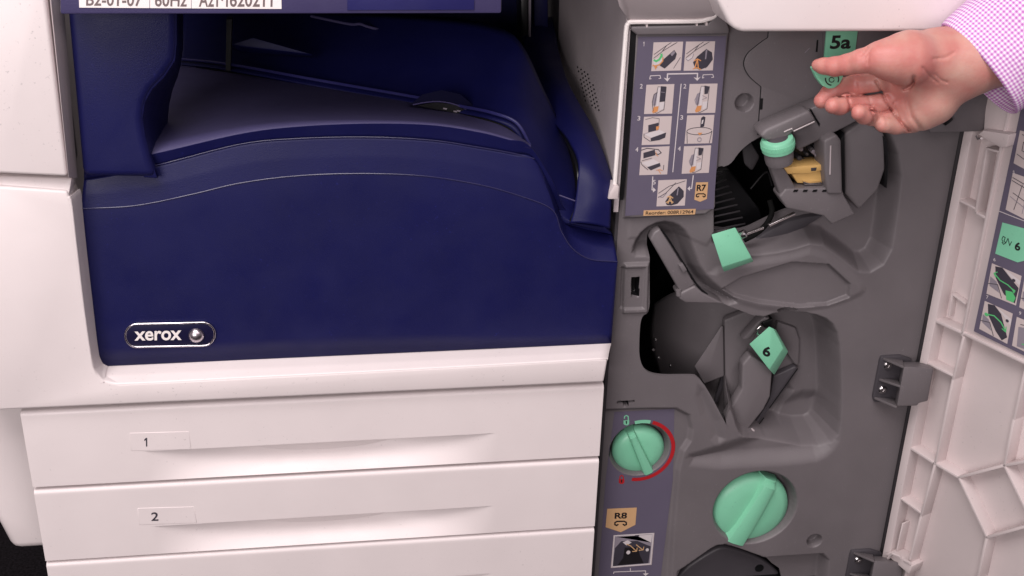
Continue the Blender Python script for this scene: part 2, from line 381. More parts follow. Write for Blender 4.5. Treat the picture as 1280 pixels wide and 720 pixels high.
slab('flank_foot', px([(698, 268), (714, 278), (757, 284), (766, 294), (735, 288), (705, 280)], .032), (0, .02, 0), M['navy'], PR, .002)
# cavity behind the tray
box('cavity_back', .08, .5835, .46, .47, .86, 1.18, M['navy'], PR, 0)
slab('cavity_roof', [(.08, -.02, 1.075), (.5835, -.02, 1.075), (.5835, .46, 1.075), (.08, .46, 1.075)], (0, 0, .01), M['navy'], PR, 0)
prism('rear_upright', [(650, -60), (663, -60), (661, 75), (652, 60)], .36, .40, M['black'], PR, .002)
prism('rear_rail', [(661.5, -60), (664, -60), (663.5, 68), (661, 68)], .352, .358, M['inkgrey'], PR, 0)
prism('rear_wall_strip', [(666, -60), (684, -60), (686, 80), (668, 80)], .38, .40, M['navy'], PR, .002)
# left blue upright
up_pts = [(76, -70), (221, -70), (221, 55), (219, 76), (205, 97), (190, 112), (181, 128), (178, 148), (181, 170), (187, 195), (197, 223), (103, 222)]
prism('blue_upright', up_pts, .004, .02, M['navy'], PR, .008, 4, 50)
hexa('upright_flank', wrow([(190, -70), (221, -70), (221, 55), (219, 76), (205, 97), (190, 112), (181, 128), (178, 148), (181, 170), (187, 195), (197, 223), (180, 222), (150, 150)], .0075),
     wrow([(200, -70), (229, -70), (229, 60), (226, 82), (222, 97), (216, 112), (212, 130), (210, 150), (211, 170), (211, 186), (206, 205), (180, 205), (160, 150)], .10), M['navy'], PR, .001)
# console
con = prism('console', [(74, -80), (628, -80), (627, 17), (75, 18)], -.035, .12, M['navy2'], PR, .002)
prism('console_panel', [(434, -80), (593, -80), (593, 12.5), (434, 13)], -.0362, -.034, M['navy3'], PR, .0005)
st = prism('asset_sticker', [(98, -30), (351, -34), (352, 11.2), (99, 9.5)], -.0356, -.0348, M['sticker'], PR, 0)
pt = PW(-.0358)
def serif(xs, y, wd): return [[(x-wd/2, y-1.6), (x+wd/2, y-1.6), (x+wd/2, y), (x-wd/2, y)] for x in xs]
text('sticker_text', 'B2-01-07', [(108, -9), (178, -9), (177.5, 8.0), (107.5, 7.3)], pt, M['stickerink'], st, .016)
text('sticker_text', '60Hz', [(194, -9), (234, -9.2), (233.5, 8.4), (193.5, 8.2)], pt, M['stickerink'], st, .016)
text('sticker_text', 'A2', [(249, -9.5), (267.5, -9.7), (267.2, 8.5), (248.5, 8.4)], pt, M['stickerink'], st, .016)
text('sticker_text', 'M', [(270.5, -9.7), (285, -9.9), (284.7, 8.55), (270.2, 8.5)], pt, M['stickerink'], st, 0)
text('sticker_text', '620211', [(287.5, -9.9), (341, -10.5), (340.5, 8.8), (287.2, 8.6)], pt, M['stickerink'], st, .016)
flat('sticker_rule', [(0, 0, q) for q in stroke([(187, -30), (187, 9.8)], .7)+stroke([(239, -30), (239, 10.2)], .7)], lambda k: pt, st, [M['inkgrey']])['kind'] = 'stuff'
# badge
YB = .0165
def stadium(x0, x1, cy, r, dy=0, n=14):
    o = [(x1+r*math.cos(a), cy-dy+r*math.sin(a)) for a in np.linspace(-math.pi/2, math.pi/2, n)]
    return o+[(x0+r*math.cos(a), cy+r*math.sin(a)) for a in np.linspace(math.pi/2, 3*math.pi/2, n)]
bd = prism('badge', stadium(171, 254, 419.3, 14.0, 1.7), YB-.0022, YB+.002, M['badge'], PR, .0006)
tube('badge_rim', px(stadium(171, 254, 419.3, 14.4, 1.7), YB-.0017), .00115, M['chrome'], bd, 10, closed=True)
text('badge_lettering', 'xerox', [(168, 414.3), (227, 412.8), (227, 425.2), (168, 426)], PW(YB-.0028), M['sticker'], bd, .022)
ball = W(245.5, 419, YB-.002)
lathe('badge_emblem', ball, (0, -1, 0), [(.0077*math.cos(a), .0058*math.sin(a)) for a in np.linspace(0, math.pi/2, 9)], M['emblem'], bd, 32)
# ------------------------------------------------------------------ inner panel: one moulded sheet
Y0 = .04
X0, X1, Z0, Z1 = .5935, .9438, .298, 1.000
ST = .0009
gx = np.linspace(X0, X1, int((X1-X0)/ST)+1); gz = np.linspace(Z0, Z1, int((Z1-Z0)/ST)+1)
GX, GZ = np.meshgrid(gx, gz)
Hh = np.zeros_like(GX)
def xz(pts): return np.array([[W(x, y, Y0)[0], W(x, y, Y0)[2]] for x, y in pts])
def chaikin(P, k):
    for _ in range(k):
        Q = np.roll(P, -1, 0); P = np.stack([.75*P+.25*Q, .25*P+.75*Q], 1).reshape(-1, 2)
    return P
def sdf(P, X=None, Z=None):
    X = GX if X is None else X; Z = GZ if Z is None else Z
    best = np.full(X.shape, 1e9); ins = np.zeros(X.shape, bool)
    for i in range(len(P)):
        a, b = P[i], P[(i+1) % len(P)]; d = b-a; L2 = d @ d+1e-18
        t = np.clip(((X-a[0])*d[0]+(Z-a[1])*d[1])/L2, 0, 1)
        best = np.minimum(best, (X-a[0]-t*d[0])**2+(Z-a[1]-t*d[1])**2)
        c = ((a[1] > Z) != (b[1] > Z)); xx = (b[0]-a[0])*(Z-a[1])/((b[1]-a[1]) if abs(b[1]-a[1]) > 1e-12 else 1e-12)+a[0]
        ins ^= c & (X < xx)
    s = np.sqrt(best); return np.where(ins, s, -s)
def sub(P, pad):
    lo = P.min(0)-pad; hi = P.max(0)+pad
    i0, i1 = np.searchsorted(gz, [lo[1], hi[1]]); j0, j1 = np.searchsorted(gx, [lo[0], hi[0]])
    return slice(i0, i1), slice(j0, j1)
blackmask = np.zeros_like(GX, bool); dark2 = np.zeros_like(GX, bool)
def dent(pts, depth, wd, k=1, mode='add', black=None, P=None, shift=0.0):
    """sink (depth>0) or raise (depth<0) the outlined region, with a wall wd wide"""
    P = xz(pts) if P is None else P
    P = chaikin(P, k); sl_ = sub(P, wd+.004)
    s = sdf(P, GX[sl_], GZ[sl_])
    t = np.clip((s+shift)/wd, 0, 1); t = t*t*(3-2*t)
    if mode == 'add': Hh[sl_] += depth*t
    else: Hh[sl_] = Hh[sl_]*(1-t)+depth*t
    if black == 1: blackmask[sl_] |= s > ST*.3
    if black == 2: dark2[sl_] |= s > ST*.3
# upper bowl round the toner opening
dent([(893, 150), (1040, 128), (1108, 150), (1131, 206), (1124, 265), (1114, 327), (1080, 347), (1050, 323), (1022, 303), (985, 315), (940, 321), (900, 318), (885, 300), (885, 210)], .030, .014, 1, 'set')
# plateau that carries the label and the upper plate stays proud
dent([(783, 10), (1110, 10), (1105, 120), (1060, 132), (1020, 142), (952, 176), (930, 192), (914, 212), (896, 214), (897, 255), (897, 290), (884, 310), (860, 300), (783, 300)], -.001, .005, 0, 'set')
# landing shelf: rim and pan
dent([(880, 335), (940, 322), (985, 316), (1022, 304), (1079, 348), (1086, 362), (1075, 374), (1022, 391), (960, 392), (915, 380), (890, 362)], -.0025, .010, 1)
dent([(893, 355), (1022, 316), (1076, 366), (1020, 387), (923, 375)], .0062, .0026, 1)
dent([(872, 466), (915, 543), (893, 566), (866, 506)], .004, .012, 1)
# arched groove of the release bar
dent([(787, 322), (790, 304), (802, 285), (826, 273), (848, 277), (862, 290), (871, 315), (880, 338), (900, 358), (930, 378), (905, 384), (862, 372), (840, 345), (814, 322)], .020, .013, 1)
# lower opening, right half
dent([(884, 386), (912, 383), (950, 397), (972, 389), (997, 388), (1030, 394), (1047, 408), (1053, 440), (1054, 520), (1048, 552), (1020, 566), (960, 556), (930, 549), (921, 540), (915, 520), (900, 480), (884, 440)], .046, .014, 1, 'set')
# soft slope under the lower opening, above the big knob
dent([(880, 560), (940, 540), (1050, 500), (1056, 545), (1040, 570), (1015, 582), (862, 590), (852, 568)], .010, .022, 1)
# facet beside lever 6
dent([(945, 535), (995, 490), (1012, 512), (992, 556), (960, 556)], .006, .008, 0)
# label pocket round the small knob
dent([(735, 512), (800, 509), (862, 509), (870, 545), (852, 572), (846, 640), (838, 760), (720, 760)], .0055, .006, 1)
# knob wells
def ring(cx, cy, r, Y=Y0):
    c = W(cx, cy, Y); return np.array([[c[0]+r*math.cos(a), c[2]+r*math.sin(a)] for a in np.linspace(0, 2*math.pi, 40, endpoint=False)])
dent(None, .020, .006, 0, P=ring(801, 565, .0350))
dent(None, .024, .008, 0, P=ring(944, 635, .0515))
for c in ((930, 128), (1018, 676)): dent(None, .012, .0025, 0, P=ring(c[0], c[1], .0096))
dent(circ(984, 388, 13, 5), .012, .003, 0)
# bracket with slot, T slot
dent([(779, 328), (812, 327), (810, 391), (777, 392)], -.004, .0025, 0)
dent([(776, 333), (807, 332), (805, 385), (774, 386)], .0025, .002, 0)
dent([(789, 346), (799, 345), (798, 370), (788, 371)], .012, .0015, 0, 'add', 1)
dent([(771, 502), (793, 500), (793, 503.5), (771, 505.5)], .01, .001, 0, 'add', 1)
dent([(779, 503), (786, 502.5), (785.5, 508.5), (779, 509)], .01, .001, 0, 'add', 1)
# bottom opening
dent([(846, 714), (894, 681), (908, 679), (957, 696), (985, 694), (1030, 691), (1038, 700), (1030, 790), (830, 790)], .018, .010, 0, 'set')
# label board stands proud
dent([(789, 37), (912, 36), (901, 150), (895, 258), (880, 268), (778, 273)], -.006, .004, 0)
# cut the openings out of the sheet, rims snapped to clean curves
HOLES = [
 chaikin(xz([(894, 209), (912, 207), (925, 187), (947, 171), (1000, 150), (1062, 150), (1098, 160), (1106, 200), (1107, 236), (1078, 258), (1040, 268), (1000, 272), (968, 287), (940, 301), (918, 300), (893, 296)]), 2),
 chaikin(xz([(812, 303), (826, 287), (845, 320), (869, 357), (886, 371), (912, 383), (946, 396), (955, 402), (938, 428), (926, 456), (926, 487), (905, 523), (913, 541), (876, 470), (858, 469.5), (823, 470), (806, 464), (799, 448), (799, 425), (801, 395), (812, 391), (812, 360)]), 2),
 chaikin(xz([(845, 716), (870, 698), (894, 681), (908, 680), (930, 687), (957, 697), (966, 712), (985, 725), (985, 790), (820, 790)]), 1)]
cut = np.zeros_like(GX, bool); WX_, WZ_ = GX.copy(), GZ.copy(); rims = []
for P in HOLES:
    sl_ = sub(P, .006); X_, Z_ = GX[sl_], GZ[sl_]; s_ = sdf(P, X_, Z_)
    near = np.argwhere(np.abs(s_) < .72*ST); sx_, sz_ = WX_[sl_], WZ_[sl_]
    for a_, b_ in near:
        p_ = np.array([X_[a_, b_], Z_[a_, b_]]); A_ = P; B_ = np.roll(P, -1, 0); d_ = B_-A_
        t_ = np.clip(((p_-A_)*d_).sum(1)/((d_*d_).sum(1)+1e-18), 0, 1); c_ = A_+d_*t_[:, None]; k_ = np.argmin(((c_-p_)**2).sum(1))
        sx_[a_, b_], sz_[a_, b_] = c_[k_]; s_[a_, b_] = 1e-5
    cut[sl_] |= s_ > 0
    rims.append([(x_, Y0+Hh[min(len(gz)-1, max(0, int(round((z_-Z0)/(gz[1]-gz[0]))))), min(len(gx)-1, max(0, int(round((x_-X0)/(gx[1]-gx[0])))))], z_) for x_, z_ in P])
nx, nz = len(gx), len(gz)
V = np.stack([WX_, Y0+Hh, WZ_], -1).reshape(-1, 3)
ii, jj = np.meshgrid(np.arange(nz-1), np.arange(nx-1), indexing='ij'); b0 = (ii*nx+jj).ravel()
Fq = np.stack([b0, b0+1, b0+nx+1, b0+nx], 1)
cv = cut.ravel(); keep = ~(cv[Fq].all(1)); bmk = blackmask[:-1, :-1].ravel()[keep]; Fq = Fq[keep]
used, inv = np.unique(Fq.ravel(), return_inverse=True); V = V[used]; Fq = inv.reshape(-1, 4)
me = bpy.data.meshes.new('inner_panel')
me.vertices.add(len(V)); me.vertices.foreach_set('co', V.ravel())
me.loops.add(len(Fq)*4); me.loops.foreach_set('vertex_index', Fq.ravel().astype(np.int32))
me.polygons.add(len(Fq)); me.polygons.foreach_set('loop_start', (np.arange(len(Fq))*4).astype(np.int32))
me.update(calc_edges=True); me.validate()
ip = link('inner_panel', me, PR, True, 60, (M['grey'], M['black']))
if len(me.polygons) == len(bmk): me.polygons.foreach_set('material_index', bmk.astype(np.int32)); me.update()
for R_ in rims:
    n = len(R_); mk('opening_edge', R_+[(x_, y_+.004, z_) for x_, y_, z_ in R_], [(i, (i+1) % n, n+(i+1) % n, n+i) for i in range(n)], M['grey'], ip, True, 60)
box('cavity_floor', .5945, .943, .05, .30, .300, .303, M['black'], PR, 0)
# panel edge return (left and right)
box('panel_edge', .5905, .5937, .041, .50, .30, 1.0, M['body'], PR, 0)
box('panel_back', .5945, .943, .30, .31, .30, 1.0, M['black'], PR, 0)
box('hinge_post', .9442, .9600, .044, .40, .05, 1.0, M['body'], PR, .002)
# upper plate
arc_ = [tuple(p) for p in cr([(960.5, 47), (953, 52), (943.5, 59.5), (935, 67), (930.5, 77), (931.5, 86), (937, 95.5), (945, 103), (952, 108.5)], 26)]
ptsP = [(962, 30)]+arc_+[(948, 167), (1015, 133.5), (1030, 118), (1030, 30)]
prism('plate_gap', [(x-1.0, y) if x < 1000 else (x, y) for x, y in ptsP[:-4]]+[(946.8, 169), (1016, 135), (1031, 119), (1031, 30)], Y0-.0022, Y0+.003, M['black'], PR, 0)
plate = prism('upper_plate', ptsP, Y0-.0028, Y0+.003, M['grey'], PR, .0005, 2)
prism('plate_slot', [(950.5, 123), (954, 123), (953, 137), (949.5, 137)], Y0-.0031, Y0+.002, M['black'], plate, 0)
prism('plate_slot', [(1021, 50), (1023, 50), (1022, 65), (1019.6, 65)], Y0-.0031, Y0+.002, M['black'], plate, 0)
tube('plate_scratch', px([(1006, 66), (1012, 60)], Y0-.0028), .0003, M['inkgrey'], plate, 6)
prism('upper_block', [(1032, 30), (1150, 30), (1150, 125), (1095, 140), (1032, 120)], Y0-.012, Y0+.01, M['grey'], PR, .003)
lab5 = prism('lever_label', [(1033.5, 38), (1072.5, 38), (1068, 74), (1030, 76)], Y0-.0145, Y0-.0118, M['green'], PR, .0004)
text('label_lettering', '5a', [(1039.5, 44.3), (1065, 44), (1063, 61), (1037, 61.5)], PW(Y0-.0148), M['blackink'], lab5, .03)
# ------------------------------------------------------------------ instruction label on the board
YL = Y0-.001-.006
IL = slab('instruction_label', px([(798, 46), (908, 45), (900, 150), (892, 261), (781.5, 270), (789, 150)], YL-.0006), (0, .0012, 0), M['label'], PR, 0)
MT = [M['paper'], M['ink'], M['inkgrey'], M['inkorange'], M['inkgreen'], M['pwhite'], M['blackink'], M['orange']]
def LP(layer): return PW(YL-.0008-.00012*layer)
def picto(name, quad, items, plane, parent):
    polys = [(0, 0, list(quad))]; k = 1
    for kind, mi, pts, *r in items:
        if kind == 'p': polys.append((k, mi, [bil(quad, u, v) for u, v in pts]))
        else:
            q = [bil(quad, u, v) for u, v in pts]
            for s_ in stroke(q, r[0] if r else .8): polys.append((k+.5, mi, s_))
        k += .12
    return flat(name, polys, plane, parent, MT)
OUT = [('l', 1, [(.05, .55), (.35, .30), (.75, .05)], .7), ('l', 1, [(.05, .42), (.45, .12), (.60, .02)], .7), ('l', 1, [(.33, .30), (.45, .12)], .7), ('l', 1, [(.62, .12), (.80, .02)], .6), ('l', 1, [(.75, .92), (.95, .55)], .6)]
P1a = OUT+[('p', 1, [(.28, .82), (.30, .68), (.72, .28), (.82, .42), (.78, .60), (.45, .92)]), ('p', 2, [(.60, .42), (.72, .30), (.76, .38), (.66, .50)]), ('p', 5, [(.02, .62), (.30, .50), (.38, .58), (.30, .75), (.08, .80)]), ('l', 3, [(.04, .80), (.14, .82), (.26, .78), (.36, .66), (.36, .54)], 1.5), ('l', 4, [(.07, .62), (.14, .66), (.24, .60), (.31, .48), (.30, .42)], 2.6), ('p', 3, [(.08, .82), (.20, .84), (.14, .95)])]
P1b = OUT+[('p', 1, [(.30, .72), (.42, .52), (.72, .26), (.92, .38), (.97, .62), (.80, .88), (.55, .98), (.38, .90)]), ('p', 2, [(.70, .30), (.76, .28), (.74, .60), (.70, .62)]), ('p', 5, [(.04, .58), (.20, .52), (.30, .42), (.26, .56), (.12, .66)]), ('l', 2, [(.04, .58), (.12, .66), (.26, .56), (.30, .42)], .7), ('l', 3, [(.38, .90), (.44, .62), (.50, .92)], 1.4), ('l', 3, [(.34, .66), (.44, .60), (.56, .66)], 1.3), ('l', 3, [(.32, .94), (.44, .90), (.58, .96)], 1.3)]
CART = [('p', 5, [(.42, .10), (.52, .08), (.50, .78), (.40, .82)]), ('l', 1, [(.42, .08), (.72, .10), (.70, .86), (.46, .98), (.32, .94), (.42, .10)], .6), ('p', 2, [(.30, .34), (.42, .28), (.40, .70), (.30, .72), (.26, .50)]), ('p', 5, [(.52, .62), (.70, .60), (.68, .84), (.54, .88)])]
P2a = CART+[('p', 1, [(.52, .06), (.72, .08), (.70, .58), (.52, .60)]), ('l', 2, [(.54, .26), (.68, .28)], .6), ('l', 1, [(.32, .90), (.26, .60), (.30, .34), (.42, .26)], .7), ('p', 3, [(.34, .76), (.50, .74), (.48, .92), (.32, .98), (.28, .92)])]
P2b = CART+[('p', 1, [(.54, .06), (.72, .10), (.68, .34), (.56, .36)]), ('l', 2, [(.50, .40), (.66, .48), (.50, .54)], .6), ('l', 2, [(.30, .40), (.24, .55), (.30, .70)], .7), ('p', 3, [(.34, .76), (.50, .74), (.48, .92), (.32, .98), (.28, .92)])]
P3a = [('l', 1, [(.06, .10), (.30, .04), (.55, .08), (.56, .30)], .6), ('p', 1, [(.18, .30), (.54, .22), (.56, .48), (.20, .56)]), ('p', 3, [(.46, .36), (.58, .34), (.56, .46), (.48, .50)]), ('p', 5, [(.06, .62), (.60, .48), (.82, .58), (.34, .76)]), ('p', 1, [(.30, .76), (.84, .58), (.82, .76), (.62, .84), (.32, .88)]), ('l', 1, [(.05, .60), (.06, .72), (.30, .88)], .7), ('l', 2, [(.06, .62), (.20, .56)], .6)]
P3b = [('l', 1, circ(.50, .56, .46, .13, 18), .7), ('l', 1, [(.05, .58), (.10, .98)], .7), ('l', 1, [(.96, .58), (.90, .98)], .7), ('p', 1, [(.52, .10), (.60, .04), (.68, .08), (.66, .40), (.52, .44)]), ('p', 5, [(.56, .18), (.62, .16), (.60, .30), (.55, .32)]), ('p', 3, [(.44, .62), (.62, .62), (.53, .72)]), ('l', 2, circ(.53, .86, .07, .07, 12), .8)]
P4a = [('p', 1, [(.08, .20), (.48, .10), (.52, .30), (.10, .40)]), ('l', 1, [(.0, .10), (.20, .04), (.60, .10), (.66, .16), (.72, .22), (.62, .28), (.52, .24)], 1.0), ('l', 3, [(.52, .18), (.56, .30), (.62, .34)], .8), ('p', 5, [(.04, .56), (.46, .44), (.70, .58), (.30, .72)]), ('p', 1, [(.26, .72), (.70, .58), (.74, .70), (.40, .84)]), ('l', 1, [(.02, .52), (.06, .62), (.30, .82)], .7), ('l', 1, [(.05, .48), (.4, .40)], .6), ('l', 3, [(.60, .84), (.72, .82), (.82, .86)], .8), ('l', 3, [(.68, .84), (.76, .96)], .9), ('p', 1, [(.84, .66), (.86, .66), (.86, .84), (.84, .84)])]
P5 = [('l', 1, [(.04, .50), (.40, .24), (.95, .06)], .7), ('l', 1, [(.04, .66), (.30, .50), (.62, .12)], .7), ('p', 1, [(.30, .82), (.44, .58), (.74, .26), (.92, .44), (.94, .66), (.74, .92), (.52, .98), (.36, .96)]), ('p', 2, [(.70, .34), (.74, .33), (.72, .60), (.68, .60)]), ('l', 2, [(.06, .62), (.20, .66), (.32, .50)], .8), ('l', 7, [(.36, .66), (.46, .62), (.56, .70)], 1.3), ('l', 7, [(.40, .90), (.46, .64), (.54, .90)], 1.3), ('l', 7, [(.34, .86), (.46, .80), (.58, .86)], 1.3)]
for q, it in (([(817, 53), (854, 52), (851, 88), (814, 89)], P1a), ([(857.5, 52), (894, 51.6), (891, 88), (854.5, 88.4)], P1b),
              ([(808, 106), (843, 105), (840, 142), (805, 142.5)], P2a), ([(862, 105), (897, 104.4), (894, 141), (858.5, 141.6)], P2b),
              ([(805, 146), (840, 145), (837, 180.3), (802, 181.4)], P3a), ([(859, 144.3), (893, 143.5), (890, 179), (855.5, 179.8)], P3b),
              ([(802, 184.3), (837, 182.7), (834, 218), (799, 219)], P4a), ([(855, 182.9), (889, 181.6), (886, 216), (852, 217.2)], P2b),
              ([(823, 225.3), (858.5, 224), (856, 257), (820.5, 258)], P5)):
    picto('pictogram', q, it, LP, IL)
def lines(name, polys, plane, mi, parent): return flat(name, [(.5, 0, s_) for s_ in polys], plane, parent, [mi])
lines('branch_arrow', stroke([(834, 99), (834.5, 92.5), (872, 91.8), (871.5, 98)], 1.6)+[[(829.5, 97), (834.2, 102), (838, 96.8), (834, 98.5)], [(867, 96.5), (871.5, 101), (876, 96), (871.5, 97.8)]], LP, M['pwhite'], IL)
for cx, cy in ((819, 96.3), (885, 95)): lines('staple_icon', stroke([(cx-5, cy+2), (cx-7, cy+2.5), (cx-6, cy-1.5), (cx+6, cy-2), (cx+7, cy+1.5), (cx+4.5, cy+1.8)], .9), LP, M['pwhite'], IL)
lines('divider', stroke([(851.4, 105), (841, 215)], 1.1), LP, M['pwhite'], IL)
lines('side_arrow', stroke([(816, 221), (815, 237.3), (818, 237.6)], 1.2)+[[(816.5, 234.2), (819.8, 237.6), (816.2, 240.6)]], LP, M['pwhite'], IL)
lines('side_arrow', stroke([(866.6, 219.5), (864.6, 235.5), (861.5, 235.7)], 1.2)+[[(862.6, 232.5), (859.2, 235.8), (862.4, 238.8)]], LP, M['pwhite'], IL)
for s_, x, y in (('1', 804, 52.3), ('2', 800, 105), ('2', 854.5, 105), ('3', 797, 145), ('3', 850.5, 144), ('4', 794.5, 184), ('4', 847.5, 183), ('5', 816.2, 225)):
    wd = 2.2 if s_ == '1' else 3.6
    text('step_number', s_, [(x, y), (x+wd, y), (x+wd-.4, y+5.6), (x-.4, y+5.6)], LP(.5), M['pwhite'], IL, .01)
def tag(name, poly, plane, txt, quad, icon, parent):
    t = flat(name, [(0, 0, poly)], plane, parent, [M['orange']])
    text('tag_lettering', txt, quad, plane(1.5), M['blackink'], t, .03)
    flat('staple_icon', [(1.5, 0, s_) for s_ in icon], plane, t, [M['blackink']])
def stapleicon(cx, cy, s): return stroke([(cx-.40*s, cy+.20*s), (cx-.62*s, cy+.36*s), (cx-.90*s, cy+.22*s), (cx-.88*s, cy-.10*s), (cx-.55*s, cy-.28*s), (cx+.55*s, cy-.30*s), (cx+.88*s, cy-.12*s), (cx+.90*s, cy+.20*s), (cx+.62*s, cy+.34*s), (cx+.40*s, cy+.18*s)], .22*s)
tag('replace_tag', [(870, 228), (885.2, 227.6), (883.6, 248.6), (875.2, 252.2), (867.8, 249.6)], LP, 'R7', [(871.2, 231), (883, 230.6), (882.2, 238.6), (870.6, 239)], stapleicon(876, 244, 6.2), IL)
rl = flat('reorder_strip', [(0, 0, [(804.7, 263), (869.7, 261), (868.8, 268), (804, 269.8)])], LP, IL, [M['orange']])
text('reorder_lettering', 'Reorder: 008R12964', [(807.3, 264.2), (867, 262.4), (866.6, 266.7), (807, 268.6)], LP(1.5), M['blackink'], IL, .012)
# ------------------------------------------------------------------ small knob with lock ring
YK = Y0+.0055
bm = bmesh.new()
o_ = [bm.verts.new(W(x, y, YK-.0004)) for x, y in [(768, 515), (843, 511), (841, 600), (826, 720), (748, 720), (757, 600)]]
wc = W(801, 565, Y0); i_ = [bm.verts.new((wc[0]+.0353*math.cos(a), YK-.0004, wc[2]+.0353*math.sin(a))) for a in np.linspace(0, 2*math.pi, 48, endpoint=False)]
es = [bm.edges.new((l[k], l[(k+1) % len(l)])) for l in (o_, i_) for k in range(len(l))]
bmesh.ops.triangle_fill(bm, use_beauty=True, use_dissolve=False, edges=es)
bm.faces.ensure_lookup_table()
for f_ in [f_ for f_ in bm.faces if (f_.calc_center_median()-Vector((wc[0], YK-.0004, wc[2]))).length < .034 and all((v.co-Vector((wc[0], YK-.0004, wc[2]))).length < .0357 for v in f_.verts)]: bm.faces.remove(f_)
me = bpy.data.meshes.new('knob_label'); bm.to_mesh(me); bm.free()
KL = link('knob_label', me, PR, False, 40, (M['label'],))
def arcw(cx, cy, r0, r1, a0, a1, Y, n=24):
    """ring segment in the panel plane, centred on a pixel"""
    c = W(cx, cy, Y); o = []
    for i in range(n):
        a = math.radians(a0+(a1-a0)*i/(n-1)); b = math.radians(a0+(a1-a0)*(i+1)/(n-1))
    A_ = [np.array([c[0]+r0*math.cos(math.radians(t)), Y, c[2]+r0*math.sin(math.radians(t))]) for t in np.linspace(a0, a1, n)]
    B_ = [np.array([c[0]+r1*math.cos(math.radians(t)), Y, c[2]+r1*math.sin(math.radians(t))]) for t in np.linspace(a0, a1, n)]
    return A_, B_
def arcmesh(name, cx, cy, r0, r1, a0, a1, Y, m, parent):
    A_, B_ = arcw(cx, cy, r0, r1, a0, a1, Y); n = len(A_)
    return mk(name, A_+B_, [(i, i+1, n+i+1, n+i) for i in range(n-1)], m, parent, False)
arcmesh('lock_arc', 800, 563.5, .0360, .0404, 72, -100, YK-.0007, M['red'], KL)
arcmesh('unlock_arc', 800, 563.5, .0360, .0402, 103, 76, YK-.0007, M['green'], KL)
def padlock(cx, cy, s, m, open_):
    body = [(cx-.5*s, cy), (cx+.5*s, cy-.05*s), (cx+.48*s, cy+.62*s), (cx+.2*s, cy+.85*s), (cx-.2*s, cy+.85*s), (cx-.5*s, cy+.62*s)]
    sh = stroke([(cx-.35*s, cy-.35*s), (cx-.3*s, cy-.7*s), (cx, cy-.85*s), (cx+.3*s, cy-.7*s), (cx+.35*s, cy)] if open_ else [(cx-.32*s, cy), (cx-.28*s, cy-.5*s), (cx, cy-.68*s), (cx+.28*s, cy-.5*s), (cx+.32*s, cy)], .18*s)
    key = [(cx-.14*s, cy+.12*s), (cx+.14*s, cy+.12*s), (cx+.07*s, cy+.62*s), (cx-.07*s, cy+.62*s)]
    flat('padlock_icon', [(0, 0, body)]+[(0, 0, q) for q in sh]+[(1, 1, key)], lambda k: PW(YK-.0007-.0002*k), KL, [m, M['blackink']])
padlock(783, 525.5, 7.2, M['green'], True); padlock(777, 599, 7.0, M['red'], False)
def knob(cx, cy, r, yb, h, ang, gw, name):
    """dome knob with a raised grip bar; axis points out of the panel"""
    c = W(cx, cy, yb); c = np.array([c[0], yb, c[2]])
    prof = [(r*.86, -.004), (r*.97, 0), (r, .004), (r*.995, h*.35), (r*.96, h*.62), (r*.80, h*.86), (r*.5, h*.97), (0, h)]
    k = lathe('knob', c, (0, -1, 0), prof, M['green'], PR, 64, 50)
    # grip: tapered bar across
    ux = np.array([math.cos(ang), 0, math.sin(ang)]); uz = np.array([-math.sin(ang), 0, math.cos(ang)]); n = 25
    rows = []
    for j, (off, hh) in enumerate(((-1.0, .55), (-.72, 1.0), (-.6, 1.28), (-.35, 1.36), (.35, 1.36), (.6, 1.28), (.72, 1.0), (1.0, .55))):
        row = []
        for t in np.linspace(-1, .93, n):
            wd = gw*(.66+.34*(t+1)/1.93); e = math.sqrt(max(0, 1-min(1, abs(t)/1.02)**6)) if t < 0 else 1.0
            hg = hh*h*(.9+.1*math.cos(t*1.4)); y = min(hg, hg)
            if t < -.9: hg *= .75
            row.append(c+ux*(t*r)+uz*(off*wd)+np.array([0, -hg, 0]))
        rows.append(row)
    V = [p for r_ in rows for p in r_]; m_ = n
    Fc = [(i*m_+j, (i+1)*m_+j, (i+1)*m_+j+1, i*m_+j+1) for i in range(len(rows)-1) for j in range(m_-1)]
    b0_ = len(V)
    V += [p*np.array([1, 0, 1])+np.array([0, yb-.001, 0]) for p in rows[0]]+[p*np.array([1, 0, 1])+np.array([0, yb-.001, 0]) for p in rows[-1]]
    for j in range(m_-1):
        Fc.append((j, j+1, b0_+j+1, b0_+j)); L = (len(rows)-1)*m_
        Fc.append((L+j+1, L+j, b0_+m_+j, b0_+m_+j+1))
    Fc.append(tuple([i*m_ for i in range(len(rows))]+[b0_+m_, b0_])); Fc.append(tuple([i*m_+m_-1 for i in range(len(rows))][::-1]+[b0_+m_-1, b0_+2*m_-1]))
    g = mk('grip', V, Fc, M['green'], k, True, 38)
    bm = bmesh.new(); bm.from_mesh(g.data); bmesh.ops.recalc_face_normals(bm, faces=bm.faces); bm.to_mesh(g.data); bm.free()
    return k
k1 = knob(796, 557, .0302, YK+.019, .016, math.radians(-66), .0086, 'knob'); k1['label'] = 'small mint green knob inside the red lock arc'
k2 = knob(934, 629, .0470, Y0+.022, .019, math.radians(-113), .0170, 'knob'); k2['label'] = 'large mint green knob in a round grey well'
